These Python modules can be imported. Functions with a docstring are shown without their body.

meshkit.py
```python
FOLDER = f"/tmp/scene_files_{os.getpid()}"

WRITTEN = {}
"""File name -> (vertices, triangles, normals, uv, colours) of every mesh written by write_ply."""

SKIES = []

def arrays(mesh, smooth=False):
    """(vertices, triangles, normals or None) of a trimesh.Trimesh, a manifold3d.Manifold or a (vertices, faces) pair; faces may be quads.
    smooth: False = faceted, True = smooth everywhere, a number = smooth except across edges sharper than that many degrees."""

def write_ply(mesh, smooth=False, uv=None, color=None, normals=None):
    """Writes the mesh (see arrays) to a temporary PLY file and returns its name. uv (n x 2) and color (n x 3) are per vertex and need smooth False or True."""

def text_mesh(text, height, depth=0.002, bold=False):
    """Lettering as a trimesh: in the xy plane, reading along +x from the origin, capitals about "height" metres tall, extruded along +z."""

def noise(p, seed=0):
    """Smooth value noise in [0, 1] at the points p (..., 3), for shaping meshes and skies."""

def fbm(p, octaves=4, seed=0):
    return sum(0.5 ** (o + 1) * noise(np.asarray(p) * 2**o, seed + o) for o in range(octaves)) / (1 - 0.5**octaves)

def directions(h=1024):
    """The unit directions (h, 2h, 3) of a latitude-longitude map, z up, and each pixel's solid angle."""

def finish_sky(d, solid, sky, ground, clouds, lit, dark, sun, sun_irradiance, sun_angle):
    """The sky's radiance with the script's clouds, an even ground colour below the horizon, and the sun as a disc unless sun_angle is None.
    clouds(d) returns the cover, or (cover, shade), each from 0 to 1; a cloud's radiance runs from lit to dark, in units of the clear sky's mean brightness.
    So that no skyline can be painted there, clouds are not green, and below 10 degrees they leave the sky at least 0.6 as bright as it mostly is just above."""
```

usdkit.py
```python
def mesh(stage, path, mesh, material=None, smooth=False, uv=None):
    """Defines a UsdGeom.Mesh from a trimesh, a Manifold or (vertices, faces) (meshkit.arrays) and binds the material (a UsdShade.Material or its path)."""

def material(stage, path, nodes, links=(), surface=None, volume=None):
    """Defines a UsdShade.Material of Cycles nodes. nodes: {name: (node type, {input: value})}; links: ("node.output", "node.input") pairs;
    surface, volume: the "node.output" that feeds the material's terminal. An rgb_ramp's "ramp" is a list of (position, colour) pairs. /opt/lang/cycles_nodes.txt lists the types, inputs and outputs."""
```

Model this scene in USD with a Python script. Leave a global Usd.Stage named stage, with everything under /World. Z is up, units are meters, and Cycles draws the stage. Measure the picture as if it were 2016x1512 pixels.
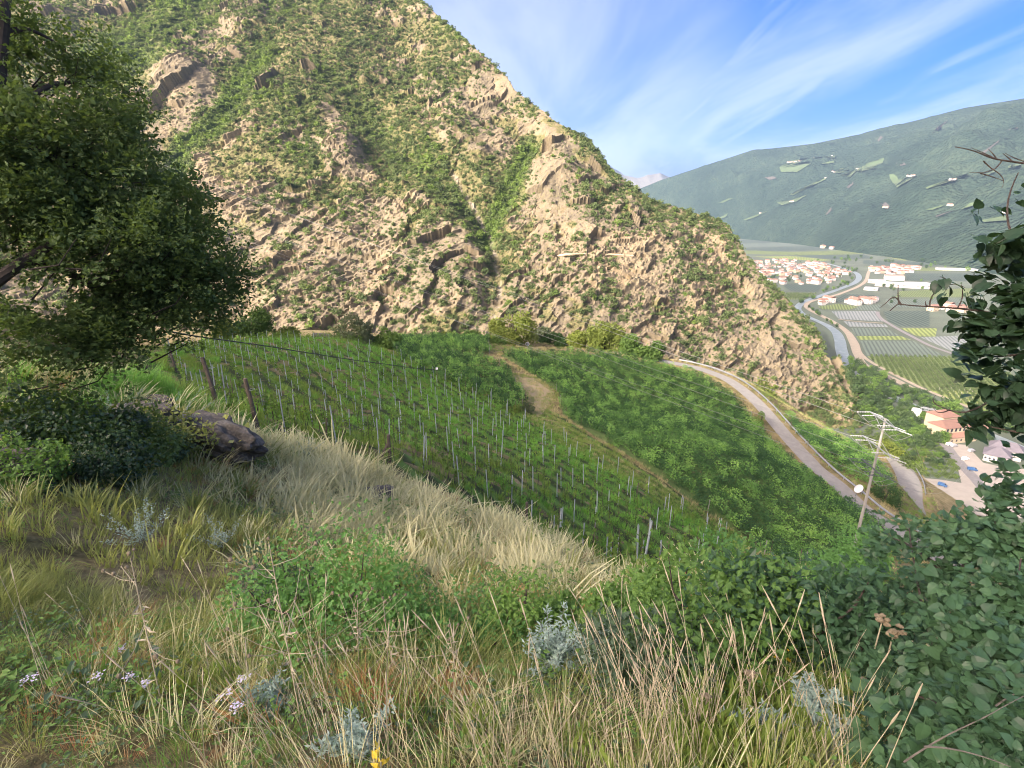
import math, random
import numpy as np, trimesh, usdkit
from meshkit import noise, fbm
from pxr import Usd, UsdGeom, UsdLux, UsdShade, Sdf, Gf, Vt
from scipy.interpolate import RBFInterpolator
from scipy.spatial import cKDTree

stage = Usd.Stage.CreateInMemory()
UsdGeom.SetStageUpAxis(stage, 'Z')
UsdGeom.Xform.Define(stage, '/World')
UsdGeom.Scope.Define(stage, '/World/Looks')

# ------------------------------------------------------------------ camera, sky, sun, exposure
FPX = 1000.0                                   # focal length in pixels of a 2016 wide picture
PITCH = math.atan(0.325)
EXPOSURE = 1.9
SUN_DIR = np.array([-0.75, -0.60, 0.47]); SUN_DIR /= np.linalg.norm(SUN_DIR)
SKY_STRENGTH, SUN_INTENSITY = 0.15, 0.5
SUN_EL, SUN_ROT = math.asin(SUN_DIR[2]), math.atan2(SUN_DIR[0], SUN_DIR[1])

cam = UsdGeom.Camera.Define(stage, '/World/camera')
cam.CreateHorizontalApertureAttr(36.0)
cam.CreateFocalLengthAttr(36.0 * FPX / 2016)
cam.CreateClippingRangeAttr((0.05, 60000.0))
cam.CreateExposureAttr(EXPOSURE)
UsdGeom.Xformable(cam).AddRotateXOp().Set(90 - math.degrees(PITCH))

_CT, _ST = math.cos(PITCH), math.sin(PITCH)
def ray(u, v):
    a, b = (np.asarray(u, float) - 1008) / FPX, (756 - np.asarray(v, float)) / FPX
    return np.stack([a, _CT + b * _ST, -_ST + b * _CT], -1)
def P(u, v, t):
    return ray(u, v) * np.asarray(t, float)[..., None]
def PZ(u, v, z):
    d = ray(u, v)
    return d * (z / d[..., 2])[..., None]
def pix(p):
    p = np.asarray(p, float)
    t = p[..., 1] * _CT - p[..., 2] * _ST
    b = (p[..., 1] * _ST + p[..., 2] * _CT) / t
    return 1008 + FPX * p[..., 0] / t, 756 - FPX * b, t

BANK = ray(1060, 170) / np.linalg.norm(ray(1060, 170))       # where the soft bank of cloud stands, above the ridge
dome = UsdLux.DomeLight.Define(stage, '/World/sky')
dome.CreateIntensityAttr(1.0)
usdkit.material(stage, '/World/Looks/sky', {
    'sky': ('sky_texture', {'sky_type': 'single_scattering', 'sun_disc': False, 'sun_elevation': SUN_EL, 'sun_rotation': SUN_ROT,
                            'altitude': 600.0, 'air_density': 0.25, 'aerosol_density': 10.0, 'ozone_density': 0.8}),
    'hs': ('hsv', {'saturation': 1.7}),
    'tc': ('texture_coordinate', {}), 'sep': ('separate_xyz', {}),
    'zc': ('math', {'math_type': 'maximum', 'value2': 0.03}), 'za': ('math', {'math_type': 'add', 'value2': 0.12}),
    'px': ('math', {'math_type': 'divide'}), 'py': ('math', {'math_type': 'divide'}), 'pv': ('combine_xyz', {'z': 0.0}),
    'mp': ('mapping', {'rotation': (0, 0, 0.12), 'scale': (1.7, 0.5, 1.0), 'location': (0.6, 0.2, 0)}),
    'n1': ('noise_texture', {'scale': 0.85, 'detail': 6.0, 'roughness': 0.52, 'distortion': 0.5}),
    'mp2': ('mapping', {'rotation': (0, 0, 0.1), 'scale': (3.6, 0.5, 1.0), 'location': (4.0, 1.0, 0)}),
    'n2': ('noise_texture', {'scale': 0.8, 'detail': 4.0, 'roughness': 0.55, 'distortion': 0.3}),
    'r1': ('map_range', {'range_type': 'smoothstep', 'from_min': 0.38, 'from_max': 0.74, 'to_min': 0.0, 'to_max': 0.62, 'clamp': True}),
    'r2': ('map_range', {'range_type': 'smoothstep', 'from_min': 0.50, 'from_max': 0.72, 'to_min': 0.0, 'to_max': 0.45, 'clamp': True}),
    'bd': ('vector_math', {'math_type': 'dot_product', 'vector2': BANK}), 'bm': ('map_range', {'range_type': 'smoothstep', 'from_min': 0.925, 'from_max': 0.998, 'to_min': 0.0, 'to_max': 0.62, 'clamp': True}),
    'bn': ('map_range', {'range_type': 'smoothstep', 'from_min': 0.28, 'from_max': 0.58, 'to_min': 0.25, 'to_max': 1.0, 'clamp': True}), 'bb': ('math', {'math_type': 'multiply'}),
    'mx': ('math', {'math_type': 'maximum'}), 'mx3': ('math', {'math_type': 'maximum'}),
    'mix': ('mix_color', {'b': (1.6, 1.74, 2.1), 'use_clamp': False}),
    'bg': ('background_shader', {'strength': SKY_STRENGTH}),
}, [('tc.generated', 'sep.vector'), ('sep.z', 'zc.value1'), ('zc.value', 'za.value1'), ('sep.x', 'px.value1'), ('za.value', 'px.value2'),
    ('sep.y', 'py.value1'), ('za.value', 'py.value2'), ('px.value', 'pv.x'), ('py.value', 'pv.y'),
    ('pv.vector', 'mp.vector'), ('mp.vector', 'n1.vector'), ('pv.vector', 'mp2.vector'), ('mp2.vector', 'n2.vector'),
    ('n1.fac', 'r1.value'), ('n2.fac', 'r2.value'), ('r1.result', 'mx.value1'), ('r2.result', 'mx.value2'),
    ('tc.generated', 'bd.vector1'), ('bd.value', 'bm.value'), ('n1.fac', 'bn.value'), ('bm.result', 'bb.value1'), ('bn.result', 'bb.value2'), ('mx.value', 'mx3.value1'), ('bb.value', 'mx3.value2'), ('mx3.value', 'mix.fac'), ('sky.color', 'hs.color'), ('hs.color', 'mix.a'), ('mix.result', 'bg.color')], surface='bg.background')
UsdShade.MaterialBindingAPI.Apply(dome.GetPrim()).Bind(UsdShade.Material.Get(stage, '/World/Looks/sky'))

sun = UsdLux.DistantLight.Define(stage, '/World/sun')
sun.CreateNormalizeAttr(True); sun.CreateIntensityAttr(SUN_INTENSITY); sun.CreateAngleAttr(0.53); sun.CreateColorAttr((1.0, 0.91, 0.78))
_m = Gf.Matrix4d(); _m.SetRotate(Gf.Rotation(Gf.Vec3d(0, 0, 1), Gf.Vec3d(*map(float, SUN_DIR))))
UsdGeom.Xformable(sun).AddTransformOp().Set(_m)

# ------------------------------------------------------------------ helpers
_names = {}
def numbered(name, parent='/World'):
    k = _names.get((parent, name), 0); _names[(parent, name)] = k + 1
    return name if k == 0 else f'{name}_{k:03d}'
def tag(prim, label=None, cat=None, group=None, kind=None):
    for k, v in (('label', label), ('category', cat), ('group', group), ('kind', kind)):
        if v: prim.SetCustomDataByKey(k, v)
    return prim
LOOK = {}
def bind(prim, m):
    UsdShade.MaterialBindingAPI.Apply(prim).Bind(LOOK[m])
def path_of(parent):
    return '/World' if parent is None else str(parent.GetPath())
def obj(name, mesh, m, parent=None, smooth=False, label=None, cat=None, group=None, kind=None, pv=None):
    pp = path_of(parent)
    o = usdkit.mesh(stage, f'{pp}/{numbered(name, pp)}', mesh, LOOK[m], smooth)
    if pv:
        for k, a in pv.items():
            UsdGeom.PrimvarsAPI(o).CreatePrimvar(k, Sdf.ValueTypeNames.FloatArray, 'vertex').Set(Vt.FloatArray.FromNumpy(np.asarray(a, np.float32)))
    return tag(o.GetPrim(), label, cat, group, kind)
def thing(name, label, cat, loc=(0, 0, 0), rz=0.0, s=1.0, group=None, kind=None):
    x = UsdGeom.Xform.Define(stage, '/World/' + numbered(name))
    place(x, loc, rz, s)
    return tag(x.GetPrim(), label, cat, group, kind)
def place(x, loc, rz=0.0, s=1.0, rx=0.0, ry=0.0):
    x.AddTranslateOp().Set(Gf.Vec3d(*map(float, loc)))
    if rz: x.AddRotateZOp().Set(math.degrees(rz))
    if rx: x.AddRotateXOp().Set(math.degrees(rx))
    if ry: x.AddRotateYOp().Set(math.degrees(ry))
    if np.ndim(s) or s != 1.0: x.AddScaleOp().Set(Gf.Vec3f(*map(float, (s, s, s) if np.ndim(s) == 0 else s)))
stage.CreateClassPrim('/World/kit')
def kit(name):
    """a class prim whose parts the copies reference"""
    return stage.DefinePrim('/World/kit/' + name, 'Xform')
def copy(proto, name, label, cat, loc, rz=0.0, s=1.0, group=None, rx=0.0, ry=0.0, parent=None):
    pp = path_of(parent)
    x = UsdGeom.Xform.Define(stage, f'{pp}/' + numbered(name, pp))
    x.GetPrim().GetReferences().AddInternalReference(proto.GetPath())
    place(x, loc, rz, s, rx, ry)
    x.GetPrim().SetInstanceable(True)
    return tag(x.GetPrim(), label, cat, group)
def instancer(name, protos, pos, idx=None, rz=None, scale=None, parent=None, quats=None, label=None, cat=None, group=None, kind='stuff'):
    """protos: list of (mesh arrays, material)"""
    pp = path_of(parent)
    pi = UsdGeom.PointInstancer.Define(stage, f'{pp}/{numbered(name, pp)}')
    n = len(pos); me = str(pi.GetPath())
    UsdGeom.Scope.Define(stage, me + '/clump_kinds')
    rel = pi.CreatePrototypesRel()
    for k, (mesh, m) in enumerate(protos):
        o = usdkit.mesh(stage, f'{me}/clump_kinds/clump_{k:03d}', mesh, LOOK[m])
        rel.AddTarget(o.GetPath())
    pi.CreateProtoIndicesAttr(Vt.IntArray.FromNumpy(np.zeros(n, np.int32) if idx is None else np.asarray(idx, np.int32)))
    pi.CreatePositionsAttr(Vt.Vec3fArray.FromNumpy(np.asarray(pos, np.float32)))
    if quats is None:
        a = (np.zeros(n) if rz is None else np.asarray(rz)) / 2
        quats = np.stack([np.cos(a), 0 * a, 0 * a, np.sin(a)], 1)
    pi.CreateOrientationsAttr(Vt.QuathArray([Gf.Quath(float(q[0]), float(q[1]), float(q[2]), float(q[3])) for q in quats]))
    s = np.ones((n, 3)) if scale is None else np.asarray(scale, float)
    if s.ndim == 1: s = np.repeat(s[:, None], 3, 1)
    pi.CreateScalesAttr(Vt.Vec3fArray.FromNumpy(s.astype(np.float32)))
    return tag(pi.GetPrim(), label, cat, group, kind)

ORDINAL = 'first second third fourth fifth sixth seventh eighth ninth tenth eleventh twelfth thirteenth fourteenth fifteenth sixteenth seventeenth eighteenth nineteenth twentieth'.split() + ['twenty-' + x for x in 'first second third fourth fifth sixth seventh eighth ninth'.split()] + ['thirtieth']
def by_place(prims, most=9):
    """things of a small group are told apart by their place from left to right"""
    if len(prims) > most: return
    at = [pix(np.array(UsdGeom.Xformable(p).GetLocalTransformation().ExtractTranslation()))[0] for p in prims]
    for k, i in enumerate(np.argsort(at)):
        where = 'leftmost' if k == 0 else 'rightmost' if k == len(at) - 1 else ORDINAL[k] + ' from the left'
        p = prims[i]; p.SetCustomDataByKey('label', p.GetCustomDataByKey('label') + ', ' + where)

class MB:
    """collects boxes, tubes, leaves; v, f are joined on demand"""
    def __init__(self): self.V, self.F, self.n = [], [], 0
    def add(self, v, f):
        v = np.asarray(v, float); f = np.asarray(f, int)
        if f.ndim == 2 and f.shape[1] == 4: f = np.vstack([f[:, [0, 1, 2]], f[:, [0, 2, 3]]])
        self.V.append(v); self.F.append(f + self.n); self.n += len(v); return self
    def box(self, c, s, rz=0.0):
        x, y, z = np.asarray(s, float) / 2
        v = np.array([[i, j, k] for i in (-x, x) for j in (-y, y) for k in (-z, z)])
        if rz:
            ca, sa = math.cos(rz), math.sin(rz); v = np.stack([v[:, 0] * ca - v[:, 1] * sa, v[:, 0] * sa + v[:, 1] * ca, v[:, 2]], 1)
        return self.add(v + np.asarray(c, float), [[0, 1, 3, 2], [4, 6, 7, 5], [0, 4, 5, 1], [2, 3, 7, 6], [0, 2, 6, 4], [1, 5, 7, 3]])
    def tube(self, pts, r, n=6, cap=True):
        pts = np.asarray(pts, float); k = len(pts); r = np.broadcast_to(np.asarray(r, float), (k,))
        tan = np.gradient(pts, axis=0); tan /= np.linalg.norm(tan, axis=1, keepdims=True) + 1e-12
        up = np.where(np.abs(tan[:, 2:3]) > .9, [[1., 0, 0]], [[0, 0, 1.]])
        a = np.cross(tan, up); a /= np.linalg.norm(a, axis=1, keepdims=True); b = np.cross(tan, a)
        an = np.arange(n) / n * 2 * np.pi
        v = pts[:, None] + r[:, None, None] * (np.cos(an)[None, :, None] * a[:, None] + np.sin(an)[None, :, None] * b[:, None])
        i = np.arange(k - 1)[:, None] * n; j = np.arange(n)[None]; j2 = (j + 1) % n
        q = np.stack([i + j, i + j2, i + n + j2, i + n + j], -1).reshape(-1, 4)
        f = np.vstack([q[:, [0, 1, 2]], q[:, [0, 2, 3]]])
        v = v.reshape(-1, 3)
        if cap:
            v = np.vstack([v, pts[:1], pts[-1:]]); c0, c1 = k * n, k * n + 1; jj = np.arange(n)
            f = np.vstack([f, np.stack([np.full(n, c0), (jj + 1) % n, jj], 1), np.stack([np.full(n, c1), (k - 1) * n + jj, (k - 1) * n + (jj + 1) % n], 1)])
        return self.add(v, f)
    def mesh(self): return np.vstack(self.V), np.vstack(self.F)

def leaves(rng, c, size, ax=None, nrm=None, wide=0.5, fold=0.12, jit=0.35):
    """diamond leaves of two triangles each at c; ax = direction of the leaf, nrm = its face"""
    c = np.asarray(c, float); n = len(c)
    size = np.broadcast_to(np.asarray(size, float), (n,)) * rng.uniform(1 - jit, 1 + jit, n)
    ax = rng.normal(size=(n, 3)) if ax is None else np.asarray(ax, float)
    ax = ax / (np.linalg.norm(ax, axis=1, keepdims=True) + 1e-9)
    nrm = rng.normal(size=(n, 3)) if nrm is None else np.asarray(nrm, float)
    sd = np.cross(ax, nrm); sd /= np.linalg.norm(sd, axis=1, keepdims=True) + 1e-9
    up = np.cross(sd, ax)
    L = size[:, None]
    v = np.stack([c, c + ax * L * .45 + sd * L * wide / 2 + up * L * fold, c + ax * L, c + ax * L * .45 - sd * L * wide / 2 + up * L * fold], 1).reshape(-1, 3)
    i = np.arange(n)[:, None] * 4
    return v, np.vstack([i + [0, 1, 2], i + [0, 2, 3]])

def blades(rng, base, h, w, lean, seg=3, droop=0.35):
    """grass blades: base (n,3), h heights, w widths, lean (n,2)"""
    n = len(base); t = np.linspace(0, 1, seg + 1)
    az = rng.uniform(0, np.pi, n); sd = np.stack([np.cos(az), np.sin(az), 0 * az], 1)
    h = np.broadcast_to(h, (n,)); w = np.broadcast_to(w, (n,))
    pts = base[:, None] + np.concatenate([lean[:, None, :] * (t ** 1.7)[None, :, None] * h[:, None, None], (h[:, None] * (t[None] - droop * (lean ** 2).sum(1)[:, None] * t[None] ** 2))[..., None]], -1)
    ww = (w[:, None] * (1 - t[None] ** 2 * .85) / 2)[..., None] * sd[:, None]
    v = np.stack([pts - ww, pts + ww], 2).reshape(n, -1, 3)
    q = []
    for k in range(seg): q += [[2 * k, 2 * k + 1, 2 * k + 3], [2 * k, 2 * k + 3, 2 * k + 2]]
    f = (np.arange(n)[:, None, None] * (2 * seg + 2) + np.array(q)[None]).reshape(-1, 3)
    return v.reshape(-1, 3), f

def grid_faces(ny, nx):
    i = np.arange(ny - 1)[:, None] * nx + np.arange(nx - 1)[None]
    q = np.stack([i, i + 1, i + nx + 1, i + nx], -1).reshape(-1, 4)
    return np.vstack([q[:, [0, 1, 2]], q[:, [0, 2, 3]]])

def smoothstep(a, b, x):
    t = np.clip((np.asarray(x, float) - a) / (b - a), 0, 1); return t * t * (3 - 2 * t)

# ------------------------------------------------------------------ materials
def mat(name, nodes, links, surface='p.BSDF', volume=None):
    LOOK[name] = usdkit.material(stage, '/World/Looks/' + name, nodes, links, surface, volume)
def plain(name, c, rough=0.7, var=0.12, scale=3.0, metal=0.0, spec=0.4):
    c = np.asarray(c, float)
    mat(name, {'g': ('geometry', {}), 'n': ('noise_texture', {'scale': scale, 'detail': 4.0, 'roughness': 0.6}),
               'r': ('rgb_ramp', {'ramp': [(0.25, c * (1 - var)), (0.75, c * (1 + var))]}),
               'p': ('principled_bsdf', {'roughness': rough, 'metallic': metal, 'specular_ior_level': spec})},
        [('g.position', 'n.vector'), ('n.fac', 'r.fac'), ('r.color', 'p.base_color')])
def foliage(name, ramp, trans=0.3, pscale=0.12, rough=0.55, pmix=0.45, tint=(1.25, 1.2, 0.55), spec=0.3, ofac=0.45, gain=1.0):
    """leaf: colour by leaf (random_per_island), by copy (object_info.random) and by place; it reflects its colour and lets about as much through"""
    trans = max(trans, .40) if trans > .21 else trans; tint = tuple(np.asarray(tint) * .62 / max(tint) * min(1.0, max(tint)) / trans * (1 - trans))
    ramp = [(p, tuple(np.minimum(np.asarray(c) / (1 - trans) * gain, .86))) for p, c in ramp]
    mat(name, {'g': ('geometry', {}), 'oi': ('object_info', {}), 'n': ('noise_texture', {'scale': pscale, 'detail': 3.0}),
               'a': ('mix_float', {'fac': ofac}), 'b': ('mix_float', {'fac': pmix}),
               'r': ('rgb_ramp', {'ramp': ramp}), 'p': ('principled_bsdf', {'roughness': rough, 'specular_ior_level': spec}),
               'tm': ('mix_color', {'blend_type': 'multiply', 'fac': 1.0, 'b': tint}), 't': ('translucent_bsdf', {}), 'm': ('mix_closure', {'fac': trans})},
        [('g.random_per_island', 'a.a'), ('oi.random', 'a.b'), ('g.position', 'n.vector'), ('a.result', 'b.a'), ('n.fac', 'b.b'), ('b.result', 'r.fac'),
         ('r.color', 'p.base_color'), ('r.color', 'tm.a'), ('tm.result', 't.color'), ('p.BSDF', 'm.closure1'), ('t.BSDF', 'm.closure2')], surface='m.closure')
# ------------------------------------------------------------------ terrain of the near slope
HUP = np.array([-0.67, -0.742]); HLAT = np.array([0.742, -0.67])
_c = [  # pixel, distance along the ray: places on the near slope, vineyards, crest and road
 (1008,1512,2.25),(0,1512,2.3),(2016,1512,2.3),(500,1400,2.8),(1500,1400,2.8),(300,1300,3.7),(1008,1300,4.0),(1600,1300,3.8),(1008,1200,7.0),(600,1150,6.8),(200,1130,5.6),
 (1180,1150,12.0),(700,1000,15.),(500,880,16.),(300,850,14.),(0,900,9.),(0,1000,6.5),(200,1000,8.),(940,1030,17.5),(450,1000,11.),
 (430,800,20.),(505,850,21.),(770,915,28.),(640,870,26.),(905,945,35.),(1035,1040,34.),(1098,1033,38.),(1280,1145,34.),(1440,1080,45.),(1270,970,58.),(1050,830,85.),
 (640,668,98.),(400,690,75.),(330,700,60.),(860,735,95.),(1000,690,135.),(800,690,118.),(900,665,150.),(1210,690,145.),(1310,712,140.),(1440,760,125.),(1520,850,108.),(1600,930,95.),(1700,1000,85.),
 (1400,900,80.),(1600,1050,70.),(1500,1100,60.),(1700,900,115.),(1560,830,125.),(1770,940,140.),(1250,800,108.),(1480,760,131.),
]
_pts = [P(*c) for c in _c]
_pts += [np.array(p, float) for p in [(0,0,-1.66),(-3,0,-1.2),(3,1,-2.3),(6,3,-4.4),(10,6,-8),(16,10,-13),(24,18,-20),(36,30,-30),(52,48,-42),(75,55,-58),(110,70,-92),(160,80,-140),(220,110,-166),(140,140,-98),(165,175,-116),(190,215,-128),(215,250,-140),(240,285,-150),
   (200,160,-148),(240,220,-163),(280,300,-166),(320,340,-166),(300,200,-167),(260,60,-167),(170,30,-150),(90,20,-85),(50,5,-45),(30,-5,-22),(0,190,-50),(-60,190,-46),(-130,190,-56),(40,190,-62),(0,260,-80),(-150,270,-60),(60,260,-90),(110,200,-98),(100,250,-105),(150,300,-125),(0,335,-84),(-200,335,-72),(120,335,-112),(200,335,-140),
   (-30,28,-9),(-62,58,-17),(-45,55,-15),(-60,80,-21),(-90,110,-27),(-130,150,-40),(-200,200,-50)]]
# the hill on the left and behind, whose crest keeps the sun off the slope: height above the plane of the last sunbeam, by place across the light
_k = SUN_DIR[2] / math.hypot(SUN_DIR[0], SUN_DIR[1]); _sm = -SUN_DIR[:2] / math.hypot(SUN_DIR[0], SUN_DIR[1]); _sl = np.array([-_sm[1], _sm[0]]) * -1
def crest_s(l): return np.interp(l, [-220, -160, -125, -100, -91, -58, -45, -32, -20, -12, 0, 60, 200], [0, 8, 13, 17, 18, 17, 12, 7.5, 6.5, 8, 11, 14, 12])
for l in (-210, -170, -140, -112, -85, -62, -40, -18, 5, 40, 80, 130, 190):
    zc = crest_s(l) + _k * 150
    for m, f in ((-290, .9), (-220, 1.02), (-185, 1.04), (-150, 1.0), (-118, .70), (-88, .36)):
        if l > 60 and m > -100: f *= .8
        q = _sm * m + _sl * l
        if q[1] > 5 and q[0] > -1.16 * (q[1] * .951 - .309 * zc * f): continue
        _pts.append(np.array([q[0], q[1], zc * f]))
for q in ((-38, 8, 1), (-25, -16, 4), (-45, 32, -3), (-14, -12, 3.2), (0, -25, 5), (20, -25, 2), (45, -40, 0), (-50, -30, 14), (20, -60, 12), (70, -60, -10), (-100, 88, -8), (-130, 125, -20)): _pts.append(np.array(q, float))
_pts = np.array(_pts)
_rbf = RBFInterpolator(_pts[:, :2], _pts[:, 2], kernel='thin_plate_spline', smoothing=0.6)

def _axis(a, b, c0, c1, fine, grow, most):
    out = list(np.arange(c0, c1, fine)); s = fine; x = out[-1]
    while x < b: s = min(s * grow, most); x += s; out.append(x)
    s = fine; x = c0
    while x > a: s = min(s * grow, most); x -= s; out.insert(0, x)
    return np.array(out)
GX = _axis(-300, 330, -10, 9, .16, 1.022, 4.0)
GY = _axis(-230, 338, 0.4, 17, .16, 1.022, 3.2)
_gx, _gy = np.meshgrid(GX, GY)
GZ = _rbf(np.stack([_gx.ravel(), _gy.ravel()], 1)).reshape(_gx.shape)
GZ = np.maximum(GZ, -168.5)
_r = np.hypot(_gx, _gy)
_p3 = np.stack([_gx, _gy, 0 * _gx], -1)
GZ += (fbm(_p3 * .9, 4, 3) - .5) * .35 * np.clip(_r / 6, .35, 1) + (fbm(_p3 * .15, 3, 5) - .5) * .9 * smoothstep(8, 30, _r)

# road centre lines
def spline(pts, step):
    pts = np.asarray(pts, float); s = np.r_[0, np.cumsum(np.linalg.norm(np.diff(pts[:, :2], axis=0), axis=1))]
    from scipy.interpolate import PchipInterpolator
    x = np.arange(0, s[-1], step)
    return PchipInterpolator(s, pts)(x)
ROAD = spline([P(1960,1160,66.),P(1830,1085,75.),P(1700,1002,85.),P(1650,955,90.5),P(1600,915,96.),P(1545,855,106.),P(1490,792,117.),P(1440,752,127.),P(1380,727,135.),P(1310,712,141.),P(1215,697,147.),P(1120,692,150.),P(1030,690,151.),P(960,682,153.)], 1.0)
ROAD2 = spline([P(1830,1075,112.),P(1795,1000,122.),P(1790,950,132.),P(1765,905,146.),P(1735,872,158.)], 1.0)
for rd, half in ((ROAD, 2.6), (ROAD2, 2.9)):
    kd = cKDTree(rd[:, :2])
    near = (_gx > rd[:, 0].min() - 12) & (_gx < rd[:, 0].max() + 12) & (_gy > rd[:, 1].min() - 12) & (_gy < rd[:, 1].max() + 12)
    d, i = kd.query(np.stack([_gx[near], _gy[near]], 1))
    w = 1 - smoothstep(half + .6, half + 4.5, d)
    GZ[near] = GZ[near] * (1 - w) + (rd[i, 2] - .12) * w
_gi = None
def ground(x, y):
    """height of the near terrain"""
    x = np.asarray(x, float); y = np.asarray(y, float)
    i = np.clip(np.searchsorted(GX, x) - 1, 0, len(GX) - 2); j = np.clip(np.searchsorted(GY, y) - 1, 0, len(GY) - 2)
    a = np.clip((x - GX[i]) / (GX[i + 1] - GX[i]), 0, 1); b = np.clip((y - GY[j]) / (GY[j + 1] - GY[j]), 0, 1)
    return (GZ[j, i] * (1 - a) + GZ[j, i + 1] * a) * (1 - b) + (GZ[j + 1, i] * (1 - a) + GZ[j + 1, i + 1] * a) * b
def hit(u, v, tmin=1.0, tmax=420.0, n=900):
    """where the ray of a pixel meets the near terrain"""
    d = ray(u, v); t = np.geomspace(tmin, tmax, n)
    p = d[None] * t[:, None]
    below = p[:, 2] < ground(p[:, 0], p[:, 1])
    k = int(np.argmax(below)) if below.any() else n - 1
    q = d * t[k]; return np.array([q[0], q[1], float(ground(q[0], q[1]))])

mat('meadow_soil', {'g': ('geometry', {}), 'n': ('noise_texture', {'scale': .35, 'detail': 5.0, 'roughness': .65}), 'n2': ('noise_texture', {'scale': 9.0, 'detail': 5.0, 'roughness': .7}),
    'r': ('rgb_ramp', {'ramp': [(.3, (.12, .115, .05)), (.5, (.24, .20, .10)), (.68, (.34, .28, .16))]}), 'r2': ('rgb_ramp', {'ramp': [(.3, (.35,.35,.35)), (.7, (1.1,1.1,1.1))]}),
    'x': ('mix_color', {'blend_type': 'multiply', 'fac': 1.0, 'use_clamp': False}), 'b': ('bump', {'strength': .8, 'distance': .08}), 'p': ('principled_bsdf', {'roughness': .95, 'specular_ior_level': .1})},
    [('g.position', 'n.vector'), ('g.position', 'n2.vector'), ('n.fac', 'r.fac'), ('n2.fac', 'r2.fac'), ('r.color', 'x.a'), ('r2.color', 'x.b'), ('x.result', 'p.base_color'), ('n2.fac', 'b.height'), ('b.normal', 'p.normal')])
obj('hillside', (np.stack([_gx, _gy, GZ], -1).reshape(-1, 3), grid_faces(len(GY), len(GX))), 'meadow_soil', smooth=True, kind='structure', label='steep near slope with meadow and vineyards, dropping to the valley')

# ------------------------------------------------------------------ the rocky mountain across the ravine
def g0(x):
    return np.interp(x, [-900, -200, 37, 290, 500], [-40, -75, -87, -165, -240])
SL = 0.84
def face_z(x, y): return g0(x) + SL * (y - 395)
_sil = [(620,-160),(720,-80),(780,-40),(830,0),(915,75),(1000,150),(1015,175),(1060,210),(1090,235),(1165,280),(1178,300),(1205,335),(1250,372),(1290,400),(1350,415),(1400,428),(1432,445),(1450,470),(1472,505),(1500,540),(1560,600),(1610,650),(1650,690),(1688,740),(1700,800),(1700,850)]
_cr = []
for u, v in _sil:
    d = ray(u, v); lo, hi = 200., 2500.
    for _ in range(60):
        m_ = (lo + hi) / 2; q = d * m_
        if q[2] > face_z(q[0], q[1]): lo = m_
        else: hi = m_
    _cr.append(d * lo)
CREST = np.array(_cr); _o = np.argsort(CREST[:, 0]); CREST = CREST[_o]
def crest_y(x): return np.interp(x, CREST[:, 0], CREST[:, 1], left=CREST[0, 1] + 300)
MX = np.arange(-760, 356, 1.35); 
MW = np.r_[np.arange(325, 640, 1.05), np.arange(640, 1010, 1.7)]
_mx, _my = np.meshgrid(MX, MW)
_cy = crest_y(_mx)
_cy = np.where(_mx < CREST[0, 0], CREST[0, 1] + (CREST[0, 0] - _mx) * .5, _cy)
_past = np.maximum(_my - _cy, 0)
_base = np.where(_past > 0, face_z(_mx, _cy) - .75 * _past, face_z(_mx, _my))
_base = np.where(_mx > CREST[-1, 0], np.minimum(_base, face_z(CREST[-1, 0], crest_y(CREST[-1, 0])) - (_mx - CREST[-1, 0]) * .9), _base)
_uv = pix(np.stack([_mx, _my, _base], -1))
FU, FV = _uv[0], _uv[1]
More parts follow.
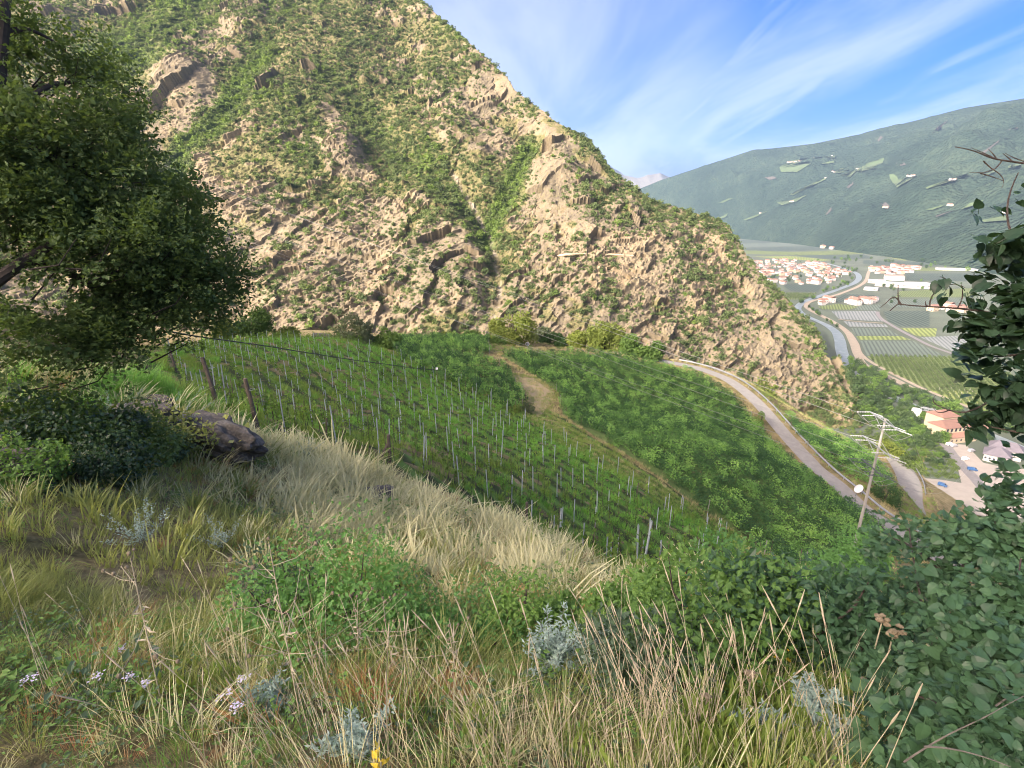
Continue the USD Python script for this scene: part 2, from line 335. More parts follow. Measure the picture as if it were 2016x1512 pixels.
def segdist(u, v, poly, w):
    """closeness (1 on the line, 0 beyond w) of pixels to a polyline of the face, and the place along it"""
    best = np.full(np.shape(u), 1e9)
    for (x0, y0), (x1, y1) in zip(poly[:-1], poly[1:]):
        dx, dy = x1 - x0, y1 - y0; s = np.clip(((u - x0) * dx + (v - y0) * dy) / (dx * dx + dy * dy), 0, 1)
        best = np.minimum(best, np.hypot(u - x0 - s * dx, v - y0 - s * dy))
    return np.clip(1 - best / w, 0, 1)
SCREE = [(770,60),(800,130),(850,240),(890,320),(930,380),(962,430),(975,490),(985,560),(970,640)]
GULLY2 = [(1040,270),(1020,310),(995,360),(965,410),(955,450)]
GULLY3 = [(700,190),(760,250),(830,300),(880,360),(930,400)]
GULLY4 = [(520,100),(480,150),(430,220),(350,260),(320,330),(300,370)]
GULLY5 = [(640,110),(700,190),(760,330)]
SHELF = [(180,130),(300,40),(420,-20)]
_q = np.stack([_mx, _my * 1.3, 0 * _mx], -1)
_warp = (fbm(_q / 28, 3, 21) - .5) * 26
_warp2 = (fbm(_q / 28, 3, 22) - .5) * 26
rock = .55 * fbm(_q / 48 + 3, 4, 31) + .45 * fbm(_q / 14 + 3, 4, 32)                           # how rocky a place is
rock = rock + .10 * smoothstep(250, 600, FV) - .12 * np.exp(-((FU - 560) / 170) ** 2 - ((FV - 120) / 120) ** 2)
for (cu, cv, ru, rv, a) in [(350,150,90,75,.3),(480,45,60,45,.28),(380,10,60,30,.25),(670,290,55,60,.32),(960,160,60,60,.2),(1080,340,60,70,.28),(560,440,150,70,.2),(700,560,150,90,.22),(870,480,60,50,.25),(1400,470,80,40,.18),(1250,600,200,60,.1),(1550,720,130,90,.15),(1000,560,120,60,.1),(1120,570,200,80,.06)]:
    rock = rock + a * np.exp(-((FU - cu) / ru) ** 2 - ((FV - cv) / rv) ** 2)
for g, w, a in ((SCREE[3:], 24, .10), (GULLY2, 34, .3), (GULLY3, 50, .28), (GULLY4, 42, .35), (GULLY5, 40, .25), (SHELF, 60, .3)):
    rock = rock - a * segdist(FU, FV, g, w)
ROCK = smoothstep(.45, .57, rock)
def facets(cell, seed, steep, shear=.55, stretch=1.9):
    """broken rock: tilted planes, one per cell; the cells are drawn out along the dip"""
    rng = np.random.default_rng(seed)
    x = _mx + _warp * min(1, cell / 20); y = _my * 1.3 + _warp2 * min(1, cell / 20)
    a = x - shear * y; b = y / stretch
    n = int((a.max() - a.min()) * (b.max() - b.min()) / cell ** 2)
    c = np.stack([rng.uniform(a.min(), a.max(), n), rng.uniform(b.min(), b.max(), n)], 1)
    _, i = cKDTree(c).query(np.stack([a.ravel(), b.ravel()], 1)); i = i.reshape(a.shape)
    g = rng.normal(0, steep, (n, 2)); g[:, 1] += -.25 * steep / .5
    return g[i, 0] * (a - c[i, 0]) + g[i, 1] * (b - c[i, 1]) * stretch * .6 + rng.uniform(-.14, .14, n)[i] * cell, rng.random(n)[i]
f1, t1 = facets(26, 41, .34); f2, t2 = facets(11, 42, .42, .7, 2.2); f3, t3 = facets(5, 43, .5, .8, 2.4); f4, t4 = facets(2.6, 44, .55, .6, 2.0)
_disp = (fbm(np.stack([_mx / 150, _my / 330, 0 * _mx], -1), 3, 51) - .5) * 46 + (fbm(_q / 22, 4, 52) - .5) * 7
_slab = smoothstep(.42, .56, fbm(_q / 75 + 17, 3, 35))
_disp += ROCK * (_slab * (f1 * .55 + f2 * .14 + f4 * .34) + (1 - _slab) * (f1 * .24 + f2 * .36 + f3 * .44 + f4 * .56) + 1.6) + (1 - ROCK) * (f2 * .2 + f3 * .28 + f4 * .3)
for g, w, a in ((SCREE, 46, 6.), (GULLY2, 40, 7.), (GULLY3, 60, 9.), (GULLY4, 60, 10.)):
    _disp -= a * segdist(FU, FV, g, w)
for (cu, cv, ru, rv, a) in [(350,150,60,60,12.),(670,285,36,45,14.),(480,30,45,40,10.),(960,150,35,40,8.),(1085,330,45,50,10.),(1430,455,40,30,3.)]:
    _disp += a * np.exp(-(((FU - cu) / ru) ** 2 + ((FV - cv) / rv) ** 2) ** 2)
_fade = smoothstep(0, 45, np.abs(_my - _cy)) * .8 + .2
_disp *= _fade * np.where(_past > 0, .5, 1)
_nx, _ny, _nz = 0.0, -SL / math.hypot(1, SL), 1 / math.hypot(1, SL)
MVERT = np.stack([_mx, _my + _ny * _disp, _base + _nz * _disp], -1)
MVERT[..., 2] = np.maximum(MVERT[..., 2], -170)
VEG = np.clip(1.0 - ROCK, 0, 1)
_sc = smoothstep(.55, .85, segdist(FU, FV, SCREE[3:], 13 + 0 * FU)) * smoothstep(.35, .6, fbm(_q / 6, 3, 66)) * .8
_tone = np.clip(.40 * t1 + .26 * t2 + .20 * t3 + .14 * t4 - .10 * _slab, 0, 1)
_lush = np.zeros_like(FU)
for g, w, a in ((GULLY2, 30, 1.), (GULLY4, 34, .9), (GULLY3, 40, .35), (SHELF, 70, .55)):
    _lush = np.maximum(_lush, a * smoothstep(.1, .7, segdist(FU, FV, g, w)))
_lush = np.clip(_lush + smoothstep(.5, .75, fbm(_q / 45 + 9, 4, 61)) * .35 * smoothstep(650, 150, FV), 0, 1)
mat('mountain_rock', {'g': ('geometry', {}), 'veg': ('attribute', {'attribute': 'veg'}), 'tone': ('attribute', {'attribute': 'tone'}), 'lush': ('attribute', {'attribute': 'lush'}), 'scree': ('attribute', {'attribute': 'scree'}),
    'mp': ('mapping', {'scale': (1.0, .45, .45), 'rotation': (0, .5, 0)}),
    'n': ('noise_texture', {'scale': .22, 'detail': 7.0, 'roughness': .68}), 'n2': ('noise_texture', {'scale': .03, 'detail': 4.0}), 'n3': ('noise_texture', {'scale': .5, 'detail': 5.0, 'roughness': .7}),
    'ta': ('mix_float', {'fac': .45}),
    'rr': ('rgb_ramp', {'ramp': [(.22, (.07, .06, .048)), (.38, (.125, .107, .08)), (.53, (.168, .139, .098)), (.68, (.205, .164, .11)), (.86, (.215, .145, .078))]}),
    'rg': ('rgb_ramp', {'ramp': [(.30, (.055, .062, .026)), (.5, (.105, .10, .047)), (.7, (.165, .137, .072))]}),
    'green': ('mix_color', {'b': (.055, .088, .02)}),
    'vm': ('math', {'math_type': 'add'}), 'vs': ('map_range', {'range_type': 'smoothstep', 'from_min': .47, 'from_max': .92, 'clamp': True}), 'lm': ('math', {'math_type': 'multiply'}),
    'mx': ('mix_color', {}), 'mx2': ('mix_color', {'b': (.24, .21, .165)}), 'b': ('bump', {'strength': .9, 'distance': 1.2}), 'p': ('principled_bsdf', {'roughness': .95, 'specular_ior_level': .15})},
    [('g.position', 'mp.vector'), ('mp.vector', 'n.vector'), ('g.position', 'n2.vector'), ('g.position', 'n3.vector'), ('tone.fac', 'ta.a'), ('n.fac', 'ta.b'), ('ta.result', 'rr.fac'), ('n3.fac', 'rg.fac'),
     ('lush.fac', 'lm.value1'), ('n3.fac', 'lm.value2'), ('rg.color', 'green.a'), ('lush.fac', 'green.fac'), ('veg.fac', 'vm.value1'), ('n3.fac', 'vm.value2'), ('vm.value', 'vs.value'), ('vs.result', 'mx.fac'), ('rr.color', 'mx.a'), ('green.result', 'mx.b'),
     ('mx.result', 'mx2.a'), ('scree.fac', 'mx2.fac'), ('mx2.result', 'p.base_color'), ('n.fac', 'b.height'), ('b.normal', 'p.normal')])
obj('mountain', (MVERT.reshape(-1, 3), grid_faces(len(MW), len(MX))), 'mountain_rock', smooth=False, kind='structure', label='steep rocky mountainside of pale crags and scrub across the ravine',
    pv={'veg': np.clip(VEG.ravel() * .8 + .10, 0, 1), 'tone': _tone.ravel(), 'lush': _lush.ravel(), 'scree': _sc.ravel()})
MNORM = np.cross(np.gradient(MVERT, axis=1), np.gradient(MVERT, axis=0)); MNORM /= np.linalg.norm(MNORM, axis=-1, keepdims=True) + 1e-9

# ------------------------------------------------------------------ valley floor, far mountains
VZ = -165.0
plain('valley_ground', (.058, .074, .052), .95, .3, .01)
_v = np.array([[-200, 200, VZ], [6000, 200, VZ], [6000, 9400, VZ], [-200, 9400, VZ]], float)
obj('valley_floor', (_v, [[0, 1, 2], [0, 2, 3]]), 'valley_ground', kind='structure', label='flat green valley floor')
FOOT = np.array([(1700,100),(1500,900),(1440,1400),(1565,1788),(1744,2596),(1954,3664),(2000,4700),(1800,5600),(1300,6200)], float)
_rd = [P(2700,160,3300.),P(2300,165,3500.),P(2016,193,4000.),P(1900,212,4250.),P(1800,238,4500.),P(1690,265,4750.),P(1600,283,5000.),P(1540,290,5150.),P(1480,296,5300.),P(1400,322,5500.),P(1300,355,5800.),P(1250,375,6000.),P(1200,400,6200.)]
def resample(p, n):
    p = np.asarray(p, float); s = np.r_[0, np.cumsum(np.linalg.norm(np.diff(p, axis=0), axis=1))]; x = np.linspace(0, s[-1], n)
    return np.stack([np.interp(x, s, p[:, k]) for k in range(p.shape[1])], 1)
NA, NB = 420, 170
_f = resample(FOOT, NA); _f = np.c_[_f, np.full(NA, VZ - 3)]
_t = resample(np.array(_rd), NA)
_s = np.linspace(0, 1, NB)[:, None, None]
FAR = _f[None] * (1 - _s) + _t[None] * _s
FAR[..., 2] += ((_t[None, :, 2] - VZ) * .10 * np.sin(np.pi * _s[..., 0]))
_fr = (fbm(FAR / 700.0, 5, 71) - .5) * 420 + (np.abs(fbm(FAR * [1, 1, .3] / 420.0, 4, 73) - .5) * 2) * 240 - 60 + (fbm(FAR / 90.0, 4, 72) - .5) * 70
_amp = np.sin(np.pi * np.clip(_s[..., 0], 0, 1)) ** .7 * .95 + .03
FAR[..., 2] += _fr * _amp
FAR[..., 2] = np.where(_s[..., 0] == 0, VZ - 3, np.maximum(FAR[..., 2], VZ - 2))
_back = FAR[-1:] + np.array([900, 500, -500.]); FARB = np.vstack([FAR, _back])
mat('far_forest', {'g': ('geometry', {}), 'n': ('noise_texture', {'scale': .02, 'detail': 7.0, 'roughness': .7}), 'v': ('voronoi_texture', {'scale': .05}), 'n2': ('noise_texture', {'scale': .0022, 'detail': 4.0}),
    'a': ('mix_float', {'fac': .5}), 'r': ('rgb_ramp', {'ramp': [(.25, (.009, .017, .013)), (.5, (.022, .036, .026)), (.8, (.05, .07, .044))]}), 'b': ('bump', {'strength': 1.0, 'distance': 14.0, 'invert': True}), 'p': ('principled_bsdf', {'roughness': 1.0, 'specular_ior_level': .05})},
    [('g.position', 'n.vector'), ('g.position', 'v.vector'), ('g.position', 'n2.vector'), ('n.fac', 'a.a'), ('n2.fac', 'a.b'), ('a.result', 'r.fac'), ('r.color', 'p.base_color'), ('v.distance', 'b.height'), ('b.normal', 'p.normal')])
obj('far_hills', (FARB.reshape(-1, 3), grid_faces(NB + 1, NA)), 'far_forest', smooth=True, kind='structure', label='long forested mountain ridge on the far side of the valley')
_pk = [P(1120,380,8119.999999999999),P(1160,352,8119.999999999999),P(1185,338,8119.999999999999),P(1205,328,8119.999999999999),P(1222,338,8119.999999999999),P(1232,345,8236.0),P(1255,352,8352.0),P(1275,344,8410.0),P(1300,340,8410.0),P(1360,365,8468.0)]
_pt = resample(np.array(_pk), 80); _pt[:, 2] += (noise(_pt / 160.0, 5) - .5) * 60
_pf = _pt.copy(); _pf[:, 2] = VZ - 20; _pf[:, 1] -= 1500
_pm = (_pt + _pf) / 2; _pm += (noise(_pt / 500., 7) - .5)[:, None] * np.array([0, 500, 0])
_pb = _pt.copy(); _pb[:, 1] += 700; _pb[:, 2] = VZ
plain('far_rock', (.12, .12, .11), 1., .2, .002)
obj('distant_peak', (np.vstack([_pf, _pm, _pt, _pb]), grid_faces(4, 80)), 'far_rock', smooth=True, kind='structure', label='pale distant peak at the end of the valley')

# haze
mat('haze_air', {'v': ('principled_volume', {'color': (.42, .64, 1.0), 'density': 2.3e-5, 'anisotropy': .1})}, [], surface=None, volume='v.volume')
_h = MB().box((2600, 4600, 450), (7200, 10000, 1300)).mesh()
_h[0][:, 2] = np.where(_h[0][:, 2] > 0, 1230, -171.0)
HAZE = obj('haze', _h, 'haze_air', kind='stuff', label='thin bluish air over the valley')
# ------------------------------------------------------------------ what stands on which surface
_MS = math.hypot(1, SL)
def mountain_z(x, y):
    x = np.asarray(x, float); y = np.asarray(y, float)
    i = np.clip(np.searchsorted(MX, x) - 1, 0, len(MX) - 2); j = np.clip(np.searchsorted(MW, y) - 1, 0, len(MW) - 2)
    z = _base[j, i] + _disp[j, i] * _MS
    return np.where((x < MX[0]) | (x > MX[-1]) | (y < MW[0]) | (y > MW[-1]), -999, z)
def top(x, y):
    x = np.asarray(x, float); y = np.asarray(y, float)
    g = np.where((x > GX[0]) & (x < GX[-1]) & (y > GY[0]) & (y < GY[-1]), ground(x, y), -999)
    return np.maximum(np.maximum(g, mountain_z(x, y)), VZ)
def land(u, v, tmin=30., tmax=6000., n=1500):
    d = ray(u, v); t = np.geomspace(tmin, tmax, n); p = d[None] * t[:, None]
    b = p[:, 2] < top(p[:, 0], p[:, 1])
    k = int(np.argmax(b)) if b.any() else n - 1
    q = d * t[k]; return np.array([q[0], q[1], float(top(q[0], q[1]))])
from shapely.geometry import Polygon, Point
from shapely import contains_xy
def poly_px(px, z): return [PZ(u, v, z) for u, v in px]
def sheet(name, px, z, m, label, depth=0.0, kind='structure', cat=None):
    pts = np.array(poly_px(px, z))[:, :2]
    tri = trimesh.creation.triangulate_polygon(Polygon(pts), engine='earcut')
    v = np.c_[tri[0], np.full(len(tri[0]), z)]
    return obj(name, (v, tri[1]), m, kind=kind, label=label, cat=cat)
def ribbon(name, line, width, m, label=None, z=None, lift=0.05, kind='structure', parent=None):
    line = np.asarray(line, float); tn = np.gradient(line[:, :2], axis=0); tn /= np.linalg.norm(tn, axis=1, keepdims=True)
    nr = np.c_[-tn[:, 1], tn[:, 0]]; w = np.broadcast_to(width, (len(line),))[:, None]
    zz = np.full(len(line), z) if z is not None else line[:, 2] + lift
    v = np.stack([np.c_[line[:, :2] - nr * w / 2, zz], np.c_[line[:, :2] + nr * w / 2, zz]], 1).reshape(-1, 3)
    return obj(name, (v, grid_faces(len(line), 2)), m, kind=kind, label=label, parent=parent)

# ------------------------------------------------------------------ river, valley roads, fields
mat('river_water', {'g': ('geometry', {}), 'n': ('noise_texture', {'scale': .12, 'detail': 5.0, 'roughness': .7}), 'r': ('rgb_ramp', {'ramp': [(.4, (.11, .135, .14)), (.62, (.15, .175, .18)), (.72, (.30, .32, .32))]}),
    'b': ('bump', {'strength': .5, 'distance': .6}), 'p': ('principled_bsdf', {'roughness': .45, 'specular_ior_level': .3})},
    [('g.position', 'n.vector'), ('n.fac', 'r.fac'), ('r.color', 'p.base_color'), ('n.fac', 'b.height'), ('b.normal', 'p.normal')])
plain('valley_asphalt', (.13, .125, .125), .9, .15, .4)
plain('valley_gravel', (.20, .172, .132), .9, .15, .2)
plain('pale_yard', (.22, .20, .175), .9, .12, .15)
def field(name, a, b, ang, period, c=None, var=.02):
    a, b = np.array(a), np.array(b); c = a * .6 if c is None else np.array(c)
    mat(name, {'g': ('geometry', {}), 'mp': ('mapping', {'rotation': (0, 0, ang)}), 'w': ('wave_texture', {'scale': .314 / period, 'distortion': .6, 'detail': 2.0, 'detail_scale': 1.0}), 'n': ('noise_texture', {'scale': var, 'detail': 3.0}), 'm': ('mix_float', {'fac': .4}),
        'r': ('rgb_ramp', {'ramp': [(.2, c), (.5, a), (.8, b)]}), 'p': ('principled_bsdf', {'roughness': .8, 'specular_ior_level': .2})},
        [('g.position', 'mp.vector'), ('mp.vector', 'w.vector'), ('g.position', 'n.vector'), ('w.fac', 'm.a'), ('n.fac', 'm.b'), ('m.result', 'r.fac'), ('r.color', 'p.base_color')])
field('net_pale', (.135, .152, .148), (.155, .172, .168), .5, 5)
field('net_grey', (.078, .10, .08), (.092, .115, .094), .5, 5)
field('net_dark', (.045, .062, .05), (.065, .085, .068), .3, 8)
field('crop_green', (.08, .105, .04), (.12, .15, .06), .5, 5)
field('crop_lime', (.12, .155, .05), (.17, .20, .07), .5, 6)
RIVER = spline([np.r_[PZ(u, v, VZ)[:2], w] for u, v, w in [(1600,513,24),(1640,522,24),(1663,529,24),(1684,537,25),(1691,546,26),(1684,556,24),(1648,571,20),(1611,584,20),(1576,599,22),(1572,612,22),(1586,622,18),(1606,631,18),(1624,639,20),(1643,652,22),(1653,670,24),(1656,688,24),(1662,706,24),(1682,735,22),(1725,765,22),(1775,791,20),(1840,812,20),(1905,840,22),(2000,880,22),(2100,930,22)]], 6.0)
ribbon('river', np.c_[RIVER[:, :2], 0 * RIVER[:, 0]], RIVER[:, 2] * .58, 'river_water', 'grey blue river curving through the valley', z=VZ + .5)
for k, (w, z, m, lab, px) in enumerate([
    (9, .62, 'valley_gravel', 'tan road on the river embankment', [(1716,522),(1710,537),(1697,560),(1650,580),(1588,599),(1592,609),(1636,632),(1664,651),(1679,676),(1690,703),(1706,722),(1760,748),(1830,785)]),
    (6, .66, 'valley_asphalt', 'narrow road between the orchard nets', [(1728,614),(1735,628),(1752,639),(1797,664),(1846,687),(1900,705)]),
    (5, .64, 'valley_gravel', 'field track below the river embankment', [(1672,655),(1686,676),(1697,700),(1712,712),(1760,738),(1830,772),(1900,800),(1990,835)]),
    (5, .7, 'valley_gravel', 'track crossing between the fields', [(1650,629),(1690,634),(1742,637)])]):
    ribbon('valley_road', np.c_[spline([np.r_[PZ(u, v, VZ)[:2], 0] for u, v in px], 5.0)[:, :2], np.zeros(len(spline([np.r_[PZ(u, v, VZ)[:2], 0] for u, v in px], 5.0)))], w, m, lab, z=VZ + z)
_fields = [('net_pale', [(1637,613),(1725,612),(1740,633),(1652,628)]), ('net_pale', [(1660,632),(1744,639),(1749,644),(1672,643)]), ('net_grey', [(1676,646),(1744,646),(1772,661),(1686,661)]),
  ('crop_lime', [(1686,661.5),(1773,661.5),(1794,669),(1691,669)]), ('net_grey', [(1693,671),(1798,671),(1866,703),(1706,700)]), ('crop_green', [(1707,701),(1871,704),(1990,738),(2100,790),(1900,790),(1822,764),(1745,733)]),
  ('crop_lime', [(1822,766),(2016,778),(2110,820),(1992,832),(1900,799)]), ('net_dark', [(1739,613),(1830,611),(1830,643),(1768,643),(1748,632)]), ('crop_lime', [(1772,646),(1845,646),(1842,663),(1806,662)]),
  ('net_pale', [(1812,664),(1905,660),(1930,690),(1880,694)]), ('net_grey', [(1690,601),(1736,599),(1733,611),(1682,611)]), ('net_dark', [(1640,589),(1664,579),(1725,581),(1697,589),(1650,595)]),
  ('net_grey', [(1742,589),(1900,587),(1900,610),(1750,604)]), ('crop_green', [(1772,573),(1920,567),(1920,585),(1762,585)]), ('net_dark', [(1539,559),(1618,561),(1611,574),(1556,573)]), ('crop_green', [(1539,576),(1609,577),(1580,590),(1549,590)]),
  ('net_dark', [(1782,538),(1930,538),(1930,554),(1786,552)]), ('crop_green', [(1610,604),(1650,598),(1690,604),(1672,610),(1620,609)]), ('crop_lime', [(1700,497),(1740,493),(1830,508),(1780,513)]),
  ('net_dark', [(1455,472),(1560,470),(1580,476),(1458,479)]), ('net_grey', [(1458,480),(1580,477),(1620,483),(1462,487)]), ('net_dark', [(1462,488),(1625,484),(1690,490),(1540,495),(1466,492)]),
  ('crop_green', [(1466,493),(1560,496),(1690,492),(1700,500),(1600,503),(1470,500)]), ('net_dark', [(1560,503),(1700,501),(1720,508),(1640,511)]), ('net_grey', [(1600,478),(1640,474),(1700,463),(1705,466),(1640,480)]),
  ('crop_lime', [(1480,505),(1560,504),(1640,512),(1610,514),(1530,509)]), ('net_dark', [(1700,512),(1800,515),(1880,522),(1790,524),(1700,520)]), ('crop_green', [(1700,524),(1790,526),(1900,527),(1900,534),(1740,533)])]
for k, (m, px) in enumerate(_fields):
    sheet('orchard_field', px, VZ + .12 + .012 * k, m, {'net_pale': 'orchard under pale hail nets', 'net_grey': 'orchard under grey hail nets', 'net_dark': 'dark netted orchard', 'crop_green': 'green orchard rows', 'crop_lime': 'light green meadow strip'}[m] + ' on the valley floor')
sheet('paved_yard', [(1858,872),(1902,876),(1936,911),(1985,922),(2080,926),(2080,1025),(1930,1015),(1880,1003),(1842,978),(1806,940),(1850,944),(1893,951),(1884,915)], VZ + .5, 'pale_yard', 'pale paved yard below the spur')
ribbon('yard_road', np.array([np.r_[PZ(u, v, VZ)[:2], 0] for u, v in [(1858,872),(1874,895),(1893,917),(1920,945),(1975,1010)]]), 7, 'valley_asphalt', 'dark road along the yard', z=VZ + .55)
# the near slope stays under the yard
_yp = Polygon(np.array(poly_px([(1845,868),(1905,872),(1938,905),(2100,915),(2100,1040),(1930,1022),(1876,1008),(1836,980),(1800,941),(1850,940),(1888,946),(1878,912)], VZ))[:, :2])

# ------------------------------------------------------------------ houses of the valley
plain('white_render', (.31, .30, .28), .8, .05); plain('cream_render', (.30, .25, .175), .8, .06); plain('grey_render', (.45, .44, .42), .8, .06)
plain('red_tile', (.155, .09, .07), .8, .15, .6); plain('brown_tile', (.20, .115, .085), .8, .15, .6); plain('slate', (.11, .10, .115), .7, .15, .6); plain('white_roof', (.30, .30, .32), .6, .06, .1); plain('rust_roof', (.22, .17, .14), .8, .15, .2)
mat('window_glass', {'p': ('principled_bsdf', {'base_color': (.03, .035, .045), 'roughness': .1, 'specular_ior_level': .7})}, [])
def gable(L, W, h, hip=0.0, over=.5):
    a, b = L / 2 + over, W / 2 + over; r = max(a - hip, .2)
    v = np.array([[-a, -b, 0], [a, -b, 0], [a, b, 0], [-a, b, 0], [-r, 0, h], [r, 0, h]], float)
    v = np.vstack([v, v - [0, 0, .25]])
    f = [[0, 1, 5], [0, 5, 4], [2, 3, 4], [2, 4, 5], [3, 0, 4], [1, 2, 5], [6, 11, 7], [6, 10, 11], [8, 10, 9], [8, 11, 10], [9, 10, 6], [7, 11, 8], [0, 6, 7], [0, 7, 1], [1, 7, 8], [1, 8, 2], [2, 8, 9], [2, 9, 3], [3, 9, 6], [3, 6, 0]]
    return v, np.array(f)
def house_kit(name, L, W, H, rh, wall, roof, hip=0.0, nwin=4, floors=2):
    k = kit(name)
    obj('wall', MB().box((0, 0, H / 2), (L, W, H)).mesh(), wall, k)
    v, f = gable(L, W, rh, hip); r = obj('roof', (v + [0, 0, H + .25], f), roof, k)
    obj('chimney', MB().box((L * .22, W * .15, H + rh * .8), (.7, .7, 1.6)).mesh(), wall, r)
    for fl in range(floors):
        for i in range(nwin):
            obj('window', MB().box((-L / 2 + L * (i + .5) / nwin, -W / 2 - .03, 1.5 + fl * 2.9), (1.2, .1, 1.4)).mesh(), 'window_glass', k)
            if i < 2: obj('window', MB().box((-L / 2 - .03, -W / 4 + W / 2 * i, 1.5 + fl * 2.9), (.1, 1.2, 1.4)).mesh(), 'window_glass', k)
    return k
HK = [house_kit('house_white_red', 13, 10, 6.5, 3, 'white_render', 'red_tile'), house_kit('house_white_brown', 12, 10, 7, 3, 'white_render', 'brown_tile'),
      house_kit('house_cream', 15, 11, 8.5, 3, 'cream_render', 'red_tile', 4), house_kit('house_block', 20, 11, 9.5, 2.2, 'white_render', 'brown_tile', 0, 6, 3), house_kit('house_grey', 12, 9, 6, 2.5, 'grey_render', 'slate')]
rngv = np.random.default_rng(11)
def houses(poly, n, label, group, sc=(.85, 1.15), gap=15.):
    pl = Polygon(np.array(poly_px(poly, VZ))[:, :2]); x0, y0, x1, y1 = pl.bounds; done = []; made = []
    for _ in range(n * 60):
        x, y = rngv.uniform(x0, x1), rngv.uniform(y0, y1)
        if not contains_xy(pl, x, y) or any(math.hypot(x - a, y - b) < gap for a, b in done): continue
        if np.min(np.hypot(RIVER[:, 0] - x, RIVER[:, 1] - y)) < 30: continue
        done.append((x, y))
        made.append(copy(HK[rngv.choice(5, p=[.34, .24, .16, .14, .12])], 'village_house', label, 'house', (x, y, VZ - .2), rngv.choice([.2, .2 + math.pi / 2]) + rngv.normal(0, .15), rngv.uniform(*sc), group))
        if len(done) >= n: break
    by_place(made); return done
VILLAGE = houses([(1466,520),(1529,511),(1616,516),(1652,531),(1672,544),(1660,557),(1598,561),(1500,559),(1478,545)], 150, 'small pale house among the dense roofs of the village left of the river', 'houses of the riverside village', (.75, 1.05), 13.5)
VILLAGE += houses([(1712,528),(1740,528),(1795,533),(1790,541),(1735,541),(1712,536)], 24, 'pale house in the cluster right of the river bend', 'houses right of the river bend')
VILLAGE += houses([(1750,524),(1800,524),(1815,531),(1770,533)], 14, 'pale house in the hamlet behind the factory halls', 'houses behind the factory halls')
VILLAGE += houses([(1668,594),(1700,591),(1706,600),(1676,602)], 7, 'pale farmhouse between the orchards beside the dark nets', 'farmhouses beside the dark nets')
VILLAGE += houses([(1590,595),(1640,590),(1642,595),(1600,604)], 5, 'pale house below the river embankment road', 'houses by the embankment road')
VILLAGE += houses([(1706,594),(1728,592),(1726,599),(1708,599)], 3, 'long pale farm building beside the violet grey nets', 'farm buildings beside the grey nets')
VILLAGE += houses([(1618,487),(1652,486),(1652,491),(1622,491)], 5, 'far white farm among the dark fields in the valley middle', 'far farms in the valley middle', (1.4, 1.9), 24)
VILLAGE += houses([(1750,499),(1785,499),(1785,502),(1752,502)], 3, 'far white farm at the foot of the wooded slope', 'far farms below the wooded slope', (1.3, 1.6), 30)
VILLAGE += houses([(1830,604),(1900,606),(1900,616),(1835,612)], 8, 'pale farmhouse behind the bare twig', 'farmhouses behind the bare twig')
def hall(label, px0, px1, depth, H, wall='white_render', roof='white_roof', name='factory_hall', cat='factory'):
    a, b = PZ(*px0, VZ)[:2], PZ(*px1, VZ)[:2]; d = b - a; L = np.linalg.norm(d); rz = math.atan2(d[1], d[0]); c = (a + b) / 2 + np.array([-d[1], d[0]]) / L * depth / 2
    t = thing(name, label, cat, (c[0], c[1], VZ - .1), rz)
    obj('wall', MB().box((0, 0, H / 2), (L, depth, H)).mesh(), wall, t)
    obj('roof', MB().box((0, 0, H + .3), (L + .6, depth + .6, .6)).mesh(), roof, t)
    for i in range(max(2, int(L / 12))):
        obj('window', MB().box((-L / 2 + L * (i + .5) / max(2, int(L / 12)), -depth / 2 - .05, H * .6), (7, .12, 1.6)).mesh(), 'window_glass', t)
    return t
hall('long white factory hall with pale roof right of the river bend', (1722,563), (1800,568), 40, 9)
hall('white factory hall at the right end of the factory row', (1801,568), (1845,569), 55, 10)
hall('low white workshop in front of the factory row', (1700,571), (1727,573), 22, 6)
hall('wide brown roofed hall behind the white factory row', (1741,551), (1780,553), 60, 11, 'grey_render', 'rust_roof')
hall('white hall behind the low workshop', (1708,557), (1742,559), 26, 8)
hall('long white greenhouse at the far right of the valley', (1848,532), (1925,534), 30, 6)
hall('white warehouse at the upper edge of the village', (1606,523), (1620,524), 30, 8)
hall('long pale warehouse among the village roofs', (1590,521), (1606,522), 40, 8)
_c = PZ(1703, 481, VZ); cs = thing('castle', 'small white castle with a tower at the foot of the wooded slope', 'castle', (_c[0], _c[1], VZ + 6), .5)
obj('wall', MB().box((0, 0, 5), (70, 22, 22)).mesh(), 'white_render', cs); _g = gable(70, 22, 9, 8); obj('roof', (_g[0] + [0, 0, 16], _g[1]), 'brown_tile', cs)
obj('tower', MB().box((6, 0, 14), (14, 14, 42)).mesh(), 'white_render', cs); _g = gable(14, 14, 9, 7); obj('tower_roof', (_g[0] + [6, 0, 35.2], _g[1]), 'brown_tile', cs)

# the power station building and its neighbour by the yard
def arch(w, h, n=6):
    a = np.linspace(0, np.pi, n + 1); return [(-w / 2, 0), (w / 2, 0)] + [(w / 2 * math.cos(x), h - w / 2 + w / 2 * math.sin(x)) for x in a]
_a, _b = PZ(1866, 874, VZ)[:2], PZ(1923, 867, VZ)[:2]; _d = _b - _a; _L = float(np.linalg.norm(_d)); _rz = math.atan2(_d[1], _d[0])
ps = thing('power_station', 'cream power station with red tiled roofs and arched windows by the yard', 'building', (*((_a + _b) / 2), VZ), _rz)
obj('wall', MB().box((0, 11, 5.4), (_L, 14, 10.8)).mesh(), 'cream_render', ps); _g = gable(_L, 14, 3.6, 5, .8); obj('roof', (_g[0] + [0, 11, 11.05], _g[1]), 'red_tile', ps)
an = obj('annex', MB().box((-1, 1.6, 2.4), (_L - 2, 4.8, 4.8)).mesh(), 'cream_render', ps)
